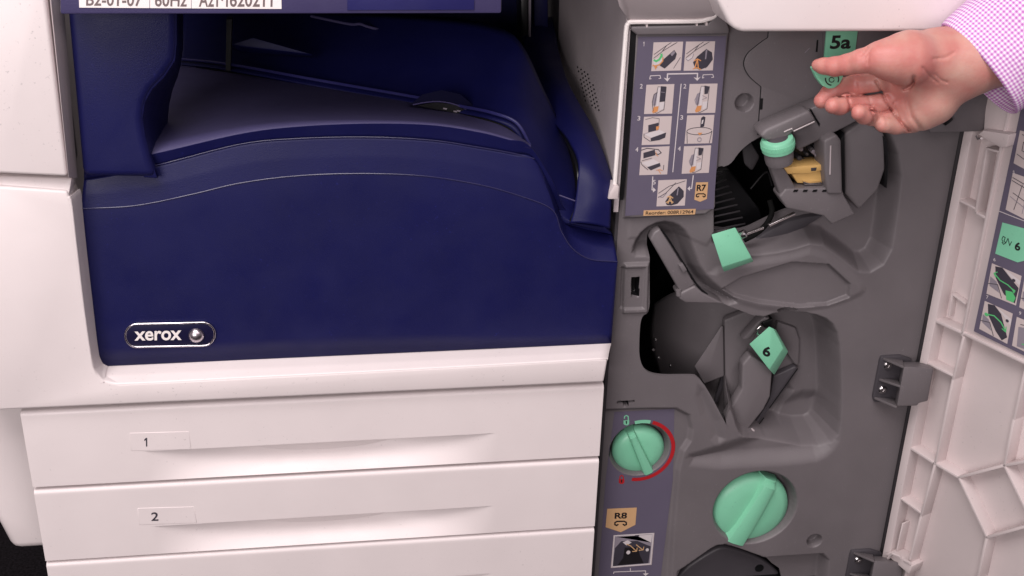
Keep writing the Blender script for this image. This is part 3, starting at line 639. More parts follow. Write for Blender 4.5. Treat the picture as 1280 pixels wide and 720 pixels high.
# R8 tag and picture below it
def KP(layer): return PW(YK-.0008-.00012*layer)
tag('replace_tag', [(759, 636), (796, 634.4), (794.2, 656), (776, 665.3), (757, 659)], KP, 'R8', [(768.6, 641), (784, 640.5), (783.6, 648.2), (768.2, 648.6)], stapleicon(775.8, 654, 8), KL)
P8 = [('p', 2, [(.02, .03), (.97, .02), (.96, .98), (.03, .97)]), ('p', 5, [(.08, .06), (.55, .04), (.72, .22), (.94, .30), (.95, .05)]), ('p', 1, [(.04, .95), (.06, .40), (.20, .20), (.60, .22), (.80, .34), (.94, .42), (.92, .94)]), ('p', 6, [(.30, .40), (.62, .42), (.70, .70), (.80, .92), (.16, .93), (.28, .72)]), ('p', 5, [(.24, .24), (.36, .18), (.46, .26), (.34, .34)]), ('l', 7, [(.34, .30), (.44, .36), (.58, .52)], 1.1), ('l', 7, [(.50, .54), (.60, .54), (.61, .44)], 1.0), ('l', 7, [(.58, .34), (.74, .50)], 1.1), ('l', 7, [(.66, .52), (.76, .51), (.77, .42)], 1.0), ('p', 5, circ(.40, .56, .05, .06, 10)), ('p', 5, circ(.86, .52, .04, .05, 10)), ('l', 5, [(.02, .02), (.97, .02), (.97, .97), (.03, .97), (.02, .02)], 1.5), ('p', 1, [(.50, .0), (.66, .0), (.62, .08), (.54, .08)])]
picto('pictogram', [(767, 669), (818, 666), (814.5, 706), (763.5, 710)], P8, KP, KL)
lines('branch_arrow', stroke([(767, 717), (767.5, 715), (807, 713.5), (807, 719)], 1)+stroke([(788, 710.5), (788, 714)], 1)+[[(803.5, 717), (811, 716.4), (807, 720)]], KP, M['pwhite'], KL)
# ------------------------------------------------------------------ things in the upper opening
for i in range(9):
    y = 219+8.2*i
    tube('belt_rib', [W(893, y+2.5, .058), W(904+3.4*i, y-2.5-.3*i, .080)], .0010, M['body'], PR, 8)
prism('transfer_unit', [(895, 214), (912, 212), (950, 262), (955, 285), (930, 296), (893, 300)], .088, .12, M['black'], PR, .002)
tube('drive_shaft', [W(961, 281.5, .024), W(993, 266.5, .030)], .0019, M['steel'], PR, 12)
tube('drive_shaft', [W(923, 296, .022), W(954, 284.5, .028)], .0016, M['steel'], PR, 12)
lathe('shaft_collar', W(925, 294.5, .021), (.7, -.3, .5), [(.0035, 0), (.0042, .001), (.0042, .006), (.003, .007)], M['steel'], PR, 16)
tube('cable_sleeve', [W(x, y, d) for x, y, d in ((962, 250, .06), (965, 265, .055), (958, 280, .05), (945, 292, .047), (930, 300, .046))], .0030, M['mblack'], PR, 10, 20)
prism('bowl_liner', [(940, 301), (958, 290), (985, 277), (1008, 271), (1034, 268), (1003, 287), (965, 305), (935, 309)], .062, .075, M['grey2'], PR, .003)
hexa('belt_bracket', wrow([(926, 182), (938, 176), (950, 196), (940, 214), (930, 205)], .062), wrow([(926, 182), (938, 176), (950, 196), (940, 214), (930, 205)], .09), M['body'], PR, .003)
tube('black_link', [W(938, 236, .07), W(958, 215, .075), W(965, 232, .075)], .0010, M['black'], PR, 8, 12)
gt = hexa('release_tab', wrow([(889, 293), (919, 284), (939.5, 322), (902.5, 334)], .016), wrow([(892, 296), (921, 288), (942, 327), (905, 340)], .0225), M['green'], PR, .0007)
gt['label'] = 'plain mint green tab below the dark toner opening'
# retaining arm with green collar
prism('retaining_arm', [(949, 168), (957, 160), (1012, 136), (1034, 127), (1078, 124), (1078, 148), (1062, 157), (1028, 174), (997, 189), (992, 172), (970, 178)], .012, .036, M['grey'], PR, .0025, 3)
prism('arm_cap', [(950, 170), (957, 162), (1012, 138), (1021, 151), (992, 165), (984, 173), (970, 177), (957, 176)], -.004, .018, M['grey'], PR, .003, 3)
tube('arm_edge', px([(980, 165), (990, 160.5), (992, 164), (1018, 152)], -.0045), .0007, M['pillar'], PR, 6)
prism('arm_slit', [(1012, 137), (1014, 136.5), (1025, 155), (1024, 158)], .0105, .016, M['black'], PR, 0)
kb = W(972.5, 183, .000); ax = np.array([-.26, -.12, 1.0])
CS = .88
arm = lathe('collar_post', kb, ax, [(r_*CS, h_) for r_, h_ in [(.008, -.019), (.0150, -.017), (.0160, -.012), (.0160, -.004), (.0150, -.003)]], M['grey'], PR, 40)
cl = lathe('collar_ring', kb, ax, [(r_*CS, h_) for r_, h_ in [(.0150, -.004), (.0178, -.003), (.0182, 0), (.0182, .0065), (.0168, .009), (.0145, .0095)]], M['green'], PR, 60)
lathe('collar_cap', kb, ax, [(r_*CS, h_) for r_, h_ in [(.0138, .003), (.0138, .007), (.0130, .009), (.010, .0102), (.005, .0108), (0, .011)]], M['grey2'], PR, 40)
ribs_v = []; ribs_f = []
axn = ax/np.linalg.norm(ax); u_ = np.cross(axn, (0.1, .9, .3)); u_ /= np.linalg.norm(u_); v_ = np.cross(axn, u_)
for j in range(60):
    a = 2*math.pi*j/60; d_ = math.cos(a)*u_+math.sin(a)*v_; t_ = -math.sin(a)*u_+math.cos(a)*v_; i0 = len(ribs_v)
    for s1, s2, hh in ((-1, 0, .0005), (1, 0, .0005), (1, 0, .006), (-1, 0, .006)): ribs_v.append(kb+axn*hh+d_*.0181*CS+t_*(.0005*s1))
    for s1, hh in ((-1, .0008), (1, .0008), (1, .0055), (-1, .0055)): ribs_v.append(kb+axn*hh+d_*.0187*CS+t_*(.0003*s1))
    ribs_f += [(i0+4, i0+5, i0+6, i0+7), (i0, i0+1, i0+5, i0+4), (i0+1, i0+2, i0+6, i0+5), (i0+2, i0+3, i0+7, i0+6), (i0+3, i0, i0+4, i0+7)]
rb = mk('knurling', ribs_v, ribs_f, M['green'], cl, False); rb['kind'] = 'stuff'
# toner cartridge end
ct = prism('cartridge_frame', [(974, 246), (982, 236), (1033, 235), (1052, 233), (1055, 244), (1069, 268), (1040, 281), (1029, 270), (984, 261)], .004, .026, M['grey'], PR, .002, 3)
prism('frame_post', [(961, 203), (971, 199), (983, 214), (997, 238), (976, 246)], .006, .02, M['grey'], PR, .0025, 3)
prism('frame_post', [(1030, 176), (1046, 168), (1052, 176), (1053.5, 243), (1035, 243), (1031, 215)], .000, .03, M['grey'], PR, .0025, 3)
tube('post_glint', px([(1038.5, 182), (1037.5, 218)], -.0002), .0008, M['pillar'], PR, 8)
prism('cartridge_body', [(1054, 168), (1080, 150), (1106, 168), (1107, 212), (1098, 238), (1074, 263), (1056, 243)], .020, .09, M['grey'], PR, .003, 3)
prism('cartridge_flank', [(1050, 176), (1056, 166), (1057, 243), (1053, 240)], .012, .06, M['black'], PR, .001)
prism('body_slit', [(1104, 170), (1109, 176), (1111, 200), (1109, 236), (1105, 234), (1108, 200)], .018, .06, M['black'], PR, .0008)
prism('frame_back', [(975, 185), (1035, 172), (1037, 240), (985, 240)], .036, .05, M['black'], PR, 0)
yi = prism('contact_block', [(980, 210), (1003, 207.5), (1028, 206), (1029, 213), (1012, 217), (981, 218)], .010, .036, M['yellow'], PR, .0012)
prism('contact_foot', [(990, 218), (1030, 213), (1031, 229), (1009, 229.5), (997, 229)], .014, .036, M['yellow'], yi, .001)
prism('contact_slot', [(1014, 210), (1021, 209.5), (1020, 213.5), (1014, 214)], .0095, .012, M['body'], yi, .0002)
prism('metal_tongue', [(1004, 227), (1012, 229), (1027, 228), (1027, 231), (1006, 231.5)], .010, .014, M['steel'], yi, .0004)
for i in range(4): prism('frame_vent', [(993+12*i, 237.5), (998+12*i, 237.2), (996.5+12*i, 239.8), (991.5+12*i, 240)], .0032, .006, M['black'], ct, 0)
random.seed(3)
for i in range(16):
    x = 990+random.random()*38; y = 186+random.random()*18
    if y < 205-(x-990)*.35*.5 and x < 1000: y += 8
    prism('toner_gear', circ(x, y, 1.6+1.8*random.random(), None, 7), .022+.008*random.random(), .036, M['body'] if i % 3 else M['inkgrey'], PR, .0006)
# ------------------------------------------------------------------ release bar in the arched groove
prism('release_bar', [(813, 300), (817, 291), (825, 286), (869, 356), (851, 367)], .034, .048, M['grey'], PR, .002, 3)
prism('release_bar_foot', [(847, 368), (869, 357.5), (878, 366), (905, 380), (857, 379), (849, 374)], .032, .055, M['grey'], PR, .002, 3)
tube('bar_seam', px([(826.5, 286.5), (836, 300), (856, 332), (872, 357), (884, 368)], .0355), .0011, M['black'], PR, 8, 24)
prism('bar_clip', [(849, 332), (854, 330), (859, 338), (854, 341)], .030, .036, M['grey'], PR, .0006)
tube('bar_pivot', px([(848, 362), (848.5, 369)], .034), .0030, M['grey'], PR, 10)
# ------------------------------------------------------------------ lever 6
loft('chute_floor', [[W(816, 380, .19), W(812, 425, .185), W(826, 480, .175)], [W(845, 365, .145), W(850, 425, .14), W(855, 490, .135)], [W(885, 370, .108), W(885, 430, .105), W(885, 520, .105)], [W(925, 380, .096), W(915, 440, .096), W(908, 540, .098)], [W(965, 380, .095), W(950, 440, .096), W(930, 560, .098)]], M['grey'], PR, 20, 6, .003)
hexa('guide_wedge', wrow([(868, 458), (901, 408), (904, 407), (905, 470), (880, 480)], .080), wrow([(868, 458), (901, 408), (904, 407), (905, 470), (880, 480)], .115), M['grey'], PR, .002)
prism('chute_wall', [(905, 400), (935, 388), (958, 396), (940, 430), (926, 456), (927, 486), (907, 520), (906, 470)], .083, .094, M['grey'], PR, .004)
la = prism('jam_lever', [(938, 444), (928, 456), (927.5, 487), (906.5, 523), (913, 541), (919, 546), (925, 546), (932, 541), (955, 512), (963, 496), (966, 462)], .058, .072, M['grey'], PR, .0025, 3)
tb = hexa('lever_tab', wrow([(936.5, 430), (961.5, 408), (967, 411), (979, 435), (961.5, 462)], .047), wrow([(940, 433), (963, 410), (970, 412), (985.5, 439.5), (968, 469)], .056), M['green'], la, .0008)
text('lever_number', '6', [(955, 431.5), (964.5, 434.5), (962, 447), (952.5, 444)], PW(.0466), M['blackink'], la, .035)
prism('lever_slot', [(967, 470), (994, 458), (998, 460), (983, 485), (945, 534), (937, 540), (962, 500)], .075, .084, M['grey2'], PR, .002)
tube('slot_seam', px([(997, 461), (962, 510)], .0735), .0007, M['black'], PR, 6)
tube('slot_seam', px([(955, 522), (946, 534)], .0735), .0007, M['black'], PR, 6)
lathe('lever_stop', W(938, 541, .060), (.5, -.5, .6), [(.0048, -.006), (.0055, 0), (.0045, .004), (.002, .0055), (0, .006)], M['pillar'], PR, 20)
tube('lever_spring', px([(951, 408), (947, 411), (946, 416), (949, 419)], .052), .0016, M['steel'], PR, 10, 14)
prism('lever_bracket', [(928, 425), (945, 405), (956, 396), (968, 400), (952, 404), (938, 424)], .066, .080, M['grey'], PR, .002)
prism('lever_gap', [(953, 403), (966, 398), (969, 404), (968, 411), (955, 410)], .064, .075, M['black'], PR, .001)
prism('chute_panel', [(972, 402), (995, 410), (1000, 425), (999, 457), (994, 457), (983, 440), (970, 412)], .080, .095, M['grey'], PR, .003)
prism('chute_slot', [(893, 503), (903, 468), (905, 480), (897, 505)], .09, .095, M['grey2'], PR, .001)
for x, y in ((816, 437), (823, 447), (838, 457), (819, 424)): lathe('pocket_screw', W(x, y, .10), (0, -1, .2), [(.0018, 0), (.0018, .002), (.0008, .003)], M['steel'], PR, 12)
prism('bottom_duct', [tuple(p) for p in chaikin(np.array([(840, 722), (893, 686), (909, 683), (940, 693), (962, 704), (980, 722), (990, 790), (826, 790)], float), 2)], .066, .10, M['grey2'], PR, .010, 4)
lathe('duct_hole', W(949, 710, .066), (0, -1, 0), [(.0055, -.003), (.0055, .0006)], M['black'], PR, 20)
# ------------------------------------------------------------------ pillar and top covers
XP = .5857
def wy(x, y): p = WX(x, y, XP); return p
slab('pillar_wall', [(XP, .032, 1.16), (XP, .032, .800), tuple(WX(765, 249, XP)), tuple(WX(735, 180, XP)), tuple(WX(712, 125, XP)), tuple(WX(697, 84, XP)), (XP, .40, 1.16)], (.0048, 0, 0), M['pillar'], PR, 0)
vent = []; 
random.seed(11)
for i in range(5):
    for j in range(9):
        x = 722+i*4.2+j*1.2; y = 84+j*5.2+i*3
        if random.random() < .85: vent.append(circ(x, y, .9, 1.3, 6))
vo = mk('vent_holes', [WX(x, y, XP-.0004) for q in vent for x, y in q], [tuple(range(6*i, 6*i+6)) for i in range(len(vent))], M['black'], PR, False); vo['kind'] = 'stuff'
fpath = [(767, 247), (770, 210), (775, 140), (781, 60), (783, 36), (785, 29.5), (791, 27.5), (830, 27), (872, 26.3), (884, 24), (893, 20), (898, 11)]
tube('pillar_flange', px(fpath, .028), .0023, M['sticker'], PR, 8, 80)
prism('flange_foot', [(763, 240), (768, 232), (774, 233), (772.5, 249), (760, 249)], .022, .040, M['door'], PR, .0008)
prism('flange_gap', [(774, 232), (778, 150), (785, 60), (788, 33), (886, 31), (886, 37), (796, 40), (788, 150), (779, 250), (772, 250)], .0335, .038, M['black'], PR, 0)
for q in ((807.5, 31), (870, 29.5), (882, 29)): prism('flange_clip', [(q[0], q[1]-2), (q[0]+2.4, q[1]-2), (q[0]+2.4, q[1]+3), (q[0], q[1]+3)], .028, .036, M['door'], PR, 0)
hexa('pillar_brow', [W(775, 10, .006), W(786, 27, .030), W(888, 24, .030), W(905, 8, .010), W(905, -90, -.02), W(745, -90, -.02)], [W(775, 10, .20), W(786, 27, .20), W(888, 24, .20), W(905, 8, .20), W(905, -90, .20), W(745, -90, .20)], M['pillar'], PR, .0015)
prism('board_cap', [(789, 33), (884, 31), (903, 12), (912, 36), (912, 43), (797, 44.5), (789, 38)], .028, .05, M['grey'], PR, .003, 3)
cvp = [(883, -90), (889, -40), (897, 2), (910, 28), (917, 36), (927, 40.5), (1080, 40), (1190, 40), (1222, 34), (1240, 16), (1248, -10), (1250, -90)]
prism('top_front_cover', cvp, -.030, .12, M['white'], PR, .010, 5, 60)
# ------------------------------------------------------------------ door, swung open
def dprism(name, pts, o0, o1, m, parent, bev=.0006):
    """outline in pixels at offset o0 above the door sheet, pushed down to o1"""
    return slab(name, [DP(x, y, o0) for x, y in pts], DN*(o1-o0), m, parent, bev)
def duv(u, z, o): return DH*np.array([1, 1, 0])+DD*u+np.array([0, 0, z])+DN*o
def dbox(name, u0, u1, z0, z1, o0, o1, m, parent, bev=.001):
    return slab(name, [duv(u0, z0, o1), duv(u1, z0, o1), duv(u1, z1, o1), duv(u0, z1, o1)], DN*(o0-o1), m, parent, bev)
TOPZ = 1.02
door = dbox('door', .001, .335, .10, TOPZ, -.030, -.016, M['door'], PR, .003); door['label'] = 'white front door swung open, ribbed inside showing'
def rib(pts, wd=.0026, top=0.0, bot=-.0165, name='rib', m=None, bev=.0005):
    P = [DP(x, y, top) for x, y in pts]
    for a, b in zip(P[:-1], P[1:]):
        d = b-a; d /= np.linalg.norm(d); s = np.cross(DN, d)*wd/2; a2 = a-d*wd*.4; b2 = b+d*wd*.4
        slab(name, [a2+s, b2+s, b2-s, a2-s], DN*(bot-top), m or M['door'], door, bev)
# hinge side flange
dbox('edge_flange', .0, .0105, .10, TOPZ, -.02, .0005, M['door'], door, .0012)
# frame round the label and the wall left of it
lu0 = (DP(1217, 414, 0)-DH) @ DD; lz0 = DP(1217, 414, 0)[2]
dbox('label_board', lu0-.014, .325, lz0-.012, TOPZ, -.016, -.003, M['door'], door, .0015)
dbox('board_rim', lu0-.0145, lu0-.0115, lz0-.012, TOPZ, -.016, 0.0, M['door'], door, .0006)
# horizontal ribs and the honeycomb below
rib([(1162, 398), (1206, 418), (1300, 463)], .0032)
rib([(1160, 455), (1191, 470)]); rib([(1131, 556), (1167, 579), (1198, 597)], .003)
rib([(1204, 422), (1191, 474), (1169, 578), (1151, 645), (1131, 722)], .003)
rib([(1198, 597), (1255, 582), (1310, 572)], .003)
rib([(1198, 597), (1233, 672)], .003); rib([(1233, 672), (1290, 656)], .003)
rib([(1255, 582), (1290, 655)], .003); rib([(1233, 672), (1222, 722), (1200, 790)], .003)
rib([(1255, 582), (1267, 524), (1283, 455)], .003)
rib([(1195, 249), (1219, 261)], .0022); rib([(1121, 620), (1150, 641)], .0026)
rib([(1128, 655), (1118, 700)], .002, -.004)
# L bracket in the channel and top latch
rib([(1233, 186), (1219, 266), (1231, 272)], .0026); rib([(1233, 186), (1248, 190)], .0022)
rib([(1186, 395), (1190, 368), (1206, 380)], .0018, -.008)
dprism('door_latch', [(1222, 168), (1229, 163), (1262, 168), (1258, 184), (1249, 184)], .010, -.016, M['door'], door, .001)
dprism('latch_post', [(1232, 118), (1268, 118), (1258, 170), (1229, 166)], -.002, -.016, M['door'], door, .0015)
tube('latch_clip', [DP(1221, 170, .008), DP(1223, 174, .010), DP(1227, 173, .012)], .0014, M['steel'], door, 8)
dprism('door_clip', [(1106, 692), (1112, 690), (1140, 708), (1136, 718)], .004, -.016, M['door'], door, .001)
tube('clip_bar', [DP(1110, 698, .006), DP(1116, 692, .009), DP(1126, 696, .009)], .0018, M['door'], door, 8)
tube('clip_bar', [DP(1130, 700, .004), DP(1138, 704, .006)], .0018, M['door'], door, 8)
# door label
def QP(layer): return PD(.0002+.00015*layer)
lz1 = DP(1268, 157, 0)[2]+.06
dl = dbox('door_instruction_label', lu0, .30, lz0, TOPZ-.01, -.003, -.0002, M['label'], PR, 0)
flat('label_rule', [(0, 0, s_) for s_ in stroke([(1249, 264), (1300, 284)], .9)], QP, dl, [M['pwhite']])
tg = flat('jam_tag', [(0, 0, [(1253, 278), (1300, 291), (1296, 322), (1272, 328), (1244, 317)])], QP, dl, [M['green']])
text('tag_lettering', '6', [(1269, 302), (1276.2, 303.5), (1275, 314), (1268, 312.5)], QP(1.5), M['blackink'], tg, .035)
flat('jam_icon', [(1.5, 0, s_) for s_ in stroke([(1254, 303), (1252.3, 299), (1254, 295.5), (1256.6, 297), (1255, 301), (1257, 303.5), (1254.5, 305.5), (1252.5, 303)], .9)+stroke([(1257, 304), (1260, 298), (1262, 307), (1264.5, 302)], .9)], QP, tg, [M['blackink']])
D1 = [('l', 1, [(.1, .1), (.95, .2)], .8), ('l', 1, [(.2, .3), (.9, .35), (.8, .6), (.2, .55), (.2, .3)], .8), ('l', 1, [(.05, .7), (.95, .85)], .8), ('l', 2, [(.3, .35), (.4, .55)], .8)]
D2 = [('l', 1, [(.02, .12), (.95, .28)], .9), ('l', 1, [(.02, .2), (.95, .36)], .9), ('l', 1, [(.1, .5), (.95, .7)], .8), ('p', 1, [(.45, .55), (.95, .62), (.95, .85), (.55, .75)]), ('l', 1, [(.3, .22), (.2, .9)], .8), ('l', 2, [(.05, .62), (.9, .86)], .8), ('l', 2, [(.45, .3), (.42, .9)], .8)]
D3 = [('p', 1, [(.12, .05), (.35, .0), (.62, .18), (.98, .42), (.95, .95), (.55, .80), (.2, .40)]), ('p', 5, [(.42, .0), (1, .18), (1, .34), (.62, .16)]), ('p', 2, [(.02, .42), (.25, .50), (.40, .82), (.05, .72)]), ('l', 4, [(.14, .28), (.35, .42), (.62, .46), (.84, .56)], 1.3), ('l', 4, [(.22, .20), (.12, .28), (.20, .38)], 1.2), ('p', 4, [(.58, .66), (.80, .62), (.94, .76), (.90, .94), (.66, .94)]), ('p', 4, [(.74, .50), (.90, .54), (.86, .66)]), ('p', 1, circ(.78, .24, .06, .05, 8)), ('l', 1, [(.0, .66), (.3, .58), (.5, .95)], .8)]
D4 = [('p', 1, [(.12, .05), (.35, .0), (.62, .18), (.96, .80), (.80, .98), (.55, .80), (.2, .40)]), ('p', 5, [(.42, .02), (1, .2), (1, .40), (.70, .2)]), ('p', 2, [(.02, .46), (.25, .54), (.40, .86), (.05, .74)]), ('l', 4, [(.16, .40), (.40, .34), (.66, .44), (.86, .62)], 1.4), ('p', 4, circ(.14, .42, .07, .06, 10)), ('l', 4, [(.74, .62), (.88, .66), (.86, .50)], 1.2), ('p', 1, circ(.86, .30, .06, .05, 8)), ('l', 1, [(.0, .7), (.3, .62), (.5, .98)], .8)]
D5 = [('p', 2, [(.1, .3), (.5, .2), (.6, .9), (.15, .95)]), ('l', 1, [(.15, .2), (.6, .1)], .8), ('l', 4, [(.3, .8), (.5, .76)], 1.2)]
for q, it in (([(1275, 163), (1310, 172), (1300, 222), (1267, 204)], D1), ([(1266, 216), (1312, 232), (1304, 286), (1257, 262)], D2),
              ([(1240, 329), (1277, 345), (1270, 382), (1233, 367)], D3), ([(1231, 376), (1266, 392), (1259, 430), (1224, 411)], D4),
              ([(1281, 346), (1320, 362), (1312, 402), (1274, 384)], D4), ([(1271, 396), (1310, 412), (1302, 450), (1265, 432)], D5)):
    picto('pictogram', q, it, QP, dl)
for q, s_ in (((1242, 322), '6'), ((1233, 369), '7'), ((1266, 213), '5'), ((1274, 389), '9')): text('step_number', s_, [(q[0], q[1]), (q[0]+2.6, q[1]+.8), (q[0]+2.2, q[1]+5), (q[0]-.4, q[1]+4.2)], QP(.5), M['pwhite'], dl, .01)
# ------------------------------------------------------------------ hinges
def hinge(dx, dy):
    def q(pts): return [(x+dx, y+dy) for x, y in pts]
    h = prism('hinge', q([(1102, 446), (1126, 444.5), (1140, 449), (1138, 505), (1108, 503.5), (1093, 503), (1091.5, 496), (1100, 452)]), Y0-.004, Y0+.004, M['grey2'], PR, .0012)
    f0, f1 = .004, .034
    hexa('hinge_block', wrow(q([(1130, 458), (1167, 460.5), (1160, 501), (1148, 504), (1147, 507), (1121, 508)]), f0), wrow(q([(1128, 452), (1162, 452), (1152, 498), (1142, 500), (1141, 503), (1118, 503)]), f1), M['grey'], h, .0015)
    for a, b, c in (((1104, 447), (1130, 458), (1128, 449)), ((1099, 473), (1126, 482), (1122, 474)), ((1093, 496), (1121, 508), (1118, 498))):
        P = [W(*q([a])[0], Y0-.004), W(*q([b])[0], f0), W(*q([c])[0], Y0)]
        slab('hinge_fin', P, (0, 0, -.003), M['grey'], h, .0005)
    for s_ in ((1109.5, 456.5), (1103, 487)):
        c = W(s_[0]+dx, s_[1]+dy, Y0-.004)
        sc = lathe('screw', c, (0, -1, 0), [(.0048, 0), (.0048, .0012), (.0036, .0024), (.0014, .0022), (.0012, .0012)], M['steel'], h, 20)
    return h
hinge(0, 0); hinge(-37, 243)
prism('hinge_cover', [(1165, 40), (1250, 40), (1243, 100), (1234, 160), (1228, 165), (1162, 167), (1160, 150), (1196, 130)], .014, .05, M['grey'], PR, .003)
prism('hinge_cover_clip', [(1178, 148), (1189, 140), (1192, 150), (1182, 158)], .008, .02, M['black'], PR, .001)
# ------------------------------------------------------------------ green lever in the hand
hl = slab('pull_lever', px([(1016, 86), (1030, 80), (1056, 86), (1054, 97), (1050, 105), (1043, 110.5), (1036, 111.3), (1028, 107.5), (1021, 98)], -.052), (-.001, .006, .0005), M['green'], PR, .001)
tube('lever_stem', [W(1040, 95, -.040), W(1052, 93, -.02), W(1075, 92, .030)], .005, M['grey2'], hl, 10, 12)
LV = lambda k: PW(-.0524-.0002*k)
flat('turn_icon', [(0, 0, s_) for s_ in stroke(circ(1039.5, 99.8, 3.2, 3.0, 12), 1.0)+stroke(circ(1039.5, 99, 7.6, 7.4, 10, 95, 190), 1.5)+stroke(circ(1039.5, 99, 8.8, 8.2, 6, -20, 25), 1.4)], LV, hl, [M['blackink']])
# ------------------------------------------------------------------ person: hand, wrist and sleeve
def pxr(p):  # pixel + depth + radius in pixels -> point, radius
    if len(p) == 2: return p
    x, y, Y, r = p; P = W(x, y, Y); dep = (P-CAM) @ fw; return P, r*dep/F
def surfnet(f, org, h):
    s = f < 0
    nx, ny, nz = f.shape; c = s[:-1, :-1, :-1]; cnt = np.zeros(c.shape, np.int8)
    offs = [(i, j, k) for i in (0, 1) for j in (0, 1) for k in (0, 1)]
    def sh(a, o): return a[o[0]:nx-1+o[0], o[1]:ny-1+o[1], o[2]:nz-1+o[2]]
    for o in offs: cnt += sh(s, o)
    act = (cnt > 0) & (cnt < 8); idx = -np.ones(c.shape, np.int64); idx[act] = np.arange(act.sum())
    acc = np.zeros((act.sum(), 3)); num = np.zeros(act.sum())
    vals = {o: sh(f, o)[act] for o in offs}
    for o in offs:
        for ax_ in range(3):
            if o[ax_] == 0:
                p = list(o); p[ax_] = 1; p = tuple(p); a = vals[o]; b = vals[p]; m_ = (a < 0) != (b < 0)
                t = np.where(m_, a/np.where(m_, a-b, 1), 0)
                q = np.array(o, float)[None, :].repeat(len(a), 0); q[:, ax_] = t
                acc[m_] += q[m_]; num[m_] += 1
    base = np.argwhere(act); Vv = (base+acc/num[:, None])*h+org
    Fc = []
    for ax_ in range(3):
        a1, a2 = [(1, 2), (2, 0), (0, 1)][ax_]
        sl0 = [slice(None)]*3; sl1 = [slice(None)]*3; sl0[ax_] = slice(0, -1); sl1[ax_] = slice(1, None)
        d = s[tuple(sl0)] != s[tuple(sl1)]; e = np.argwhere(d)
        e = e[(e[:, a1] > 0) & (e[:, a2] > 0) & (e[:, a1] < f.shape[a1]-1) & (e[:, a2] < f.shape[a2]-1)]
        flip = s[tuple(sl0)][tuple(e.T)]
        def cell(d1, d2):
            g = e.copy(); g[:, a1] -= d1; g[:, a2] -= d2; return idx[tuple(g.T)]
        q = np.stack([cell(1, 1), cell(0, 1), cell(0, 0), cell(1, 0)], 1)
        q[~flip] = q[~flip][:, ::-1]; Fc.append(q)
    return Vv, np.vstack(Fc)
def smin(a, b, k):
    h_ = np.clip(.5+.5*(b-a)/k, 0, 1); return b+(a-b)*h_-k*h_*(1-h_)
hs = .0011
lo = np.array([.725, -.185, .885]); hi = np.array([.985, .005, 1.075])
ax_s = [np.arange(lo[i], hi[i], hs) for i in range(3)]
PG = np.stack(np.meshgrid(*ax_s, indexing='ij'), -1).astype(np.float32)
def cone(p, q):
    (a, r1), (b, r2) = pxr(p), pxr(q); a = a.astype(np.float32); d = (b-a).astype(np.float32)
    rel = PG-a; t = np.clip((rel @ d)/np.float32(d @ d), 0, 1); d2 = np.einsum('...i,...i', rel, rel)-2*t*(rel @ d)+t*t*np.float32(d @ d)
    return np.sqrt(np.maximum(d2, 0))-(r1+(r2-r1)*t).astype(np.float32)
def chain(pts, k=.004):
    f = None
    for p, q in zip(pts[:-1], pts[1:]):
        g = cone(p, q); f = g if f is None else smin(f, g, k)
    return f
HY = -.062
c0, _ = pxr((1223, 86, HY-.016, 1)); r_ = ray(1320, 10); c1 = CAM+r_*(((c0-CAM) @ fw-.012)/(r_ @ fw)); c2 = c1+(c1-c0)*1.3+np.array([.02, -.06, -.02])
palm = chain([(1205, 74, HY-.014, 42), (1180, 76, HY-.012, 40), (1150, 86, HY-.004, 36), (1138, 98, HY, 33)], .006)
palm = smin(palm, chain([(1216, 75, HY-.016, 42), (c0+(c1-c0)*.28, .029), (c0+(c1-c0)*.75, .031)], .006), .012)
palm = smin(palm, chain([(1186, 102, HY-.012, 31), (1164, 126, HY-.008, 30), (1150, 138, HY-.006, 26)], .006), .010)          # little-finger side
palm = smin(palm, chain([(1160, 70, HY-.016, 32), (1134, 73, HY-.022, 33), (1114, 74, HY-.024, 26)], .006), .009)             # ball of the thumb
palm = smin(palm, chain([(1130, 108, HY+.004, 20), (1126, 126, HY+.002, 19), (1130, 146, HY, 17)], .006), .008)               # knuckle row
thumb = chain([(1118, 73, HY-.024, 25), (1096, 72.5, HY-.022, 18.5), (1076, 76.5, HY-.017, 14.6), (1060, 80.5, HY-.010, 12.8), (1043, 83.2, HY-.002, 11.8), (1029, 82.5, HY+.006, 9.8), (1022, 81.5, HY+.010, 7.6)], .003)
index = chain([(1128, 103, HY+.004, 15), (1096, 102.5, HY-.001, 13.4), (1074, 104.5, HY+.005, 13.2), (1054, 109.5, HY+.019, 12.0), (1038, 116, HY+.023, 11.2), (1027, 126, HY+.020, 9.8)], .003)
middle = chain([(1130, 125, HY, 15), (1104, 127, HY-.002, 12.0), (1074, 128, HY+.002, 11.2), (1058, 129, HY-.001, 11.2), (1050, 132, HY-.007, 11.4), (1041, 132, HY-.011, 10.2)], .003)
ring_ = chain([(1132, 145, HY-.002, 14), (1110, 147, HY-.004, 12), (1090, 145, HY-.004, 11.6), (1081, 143, HY-.013, 12.0), (1073.5, 140.5, HY-.018, 10.0)], .003)
pinky = chain([(1140, 153, HY-.002, 13), (1120, 156, HY-.007, 11.4), (1104, 155, HY-.011, 10.6)], .003)
hand = smin(palm, thumb, .007)
fing = index
for fg in (middle, ring_, pinky): fing = smin(fing, fg, .0012)
hand = smin(hand, fing, .0032)
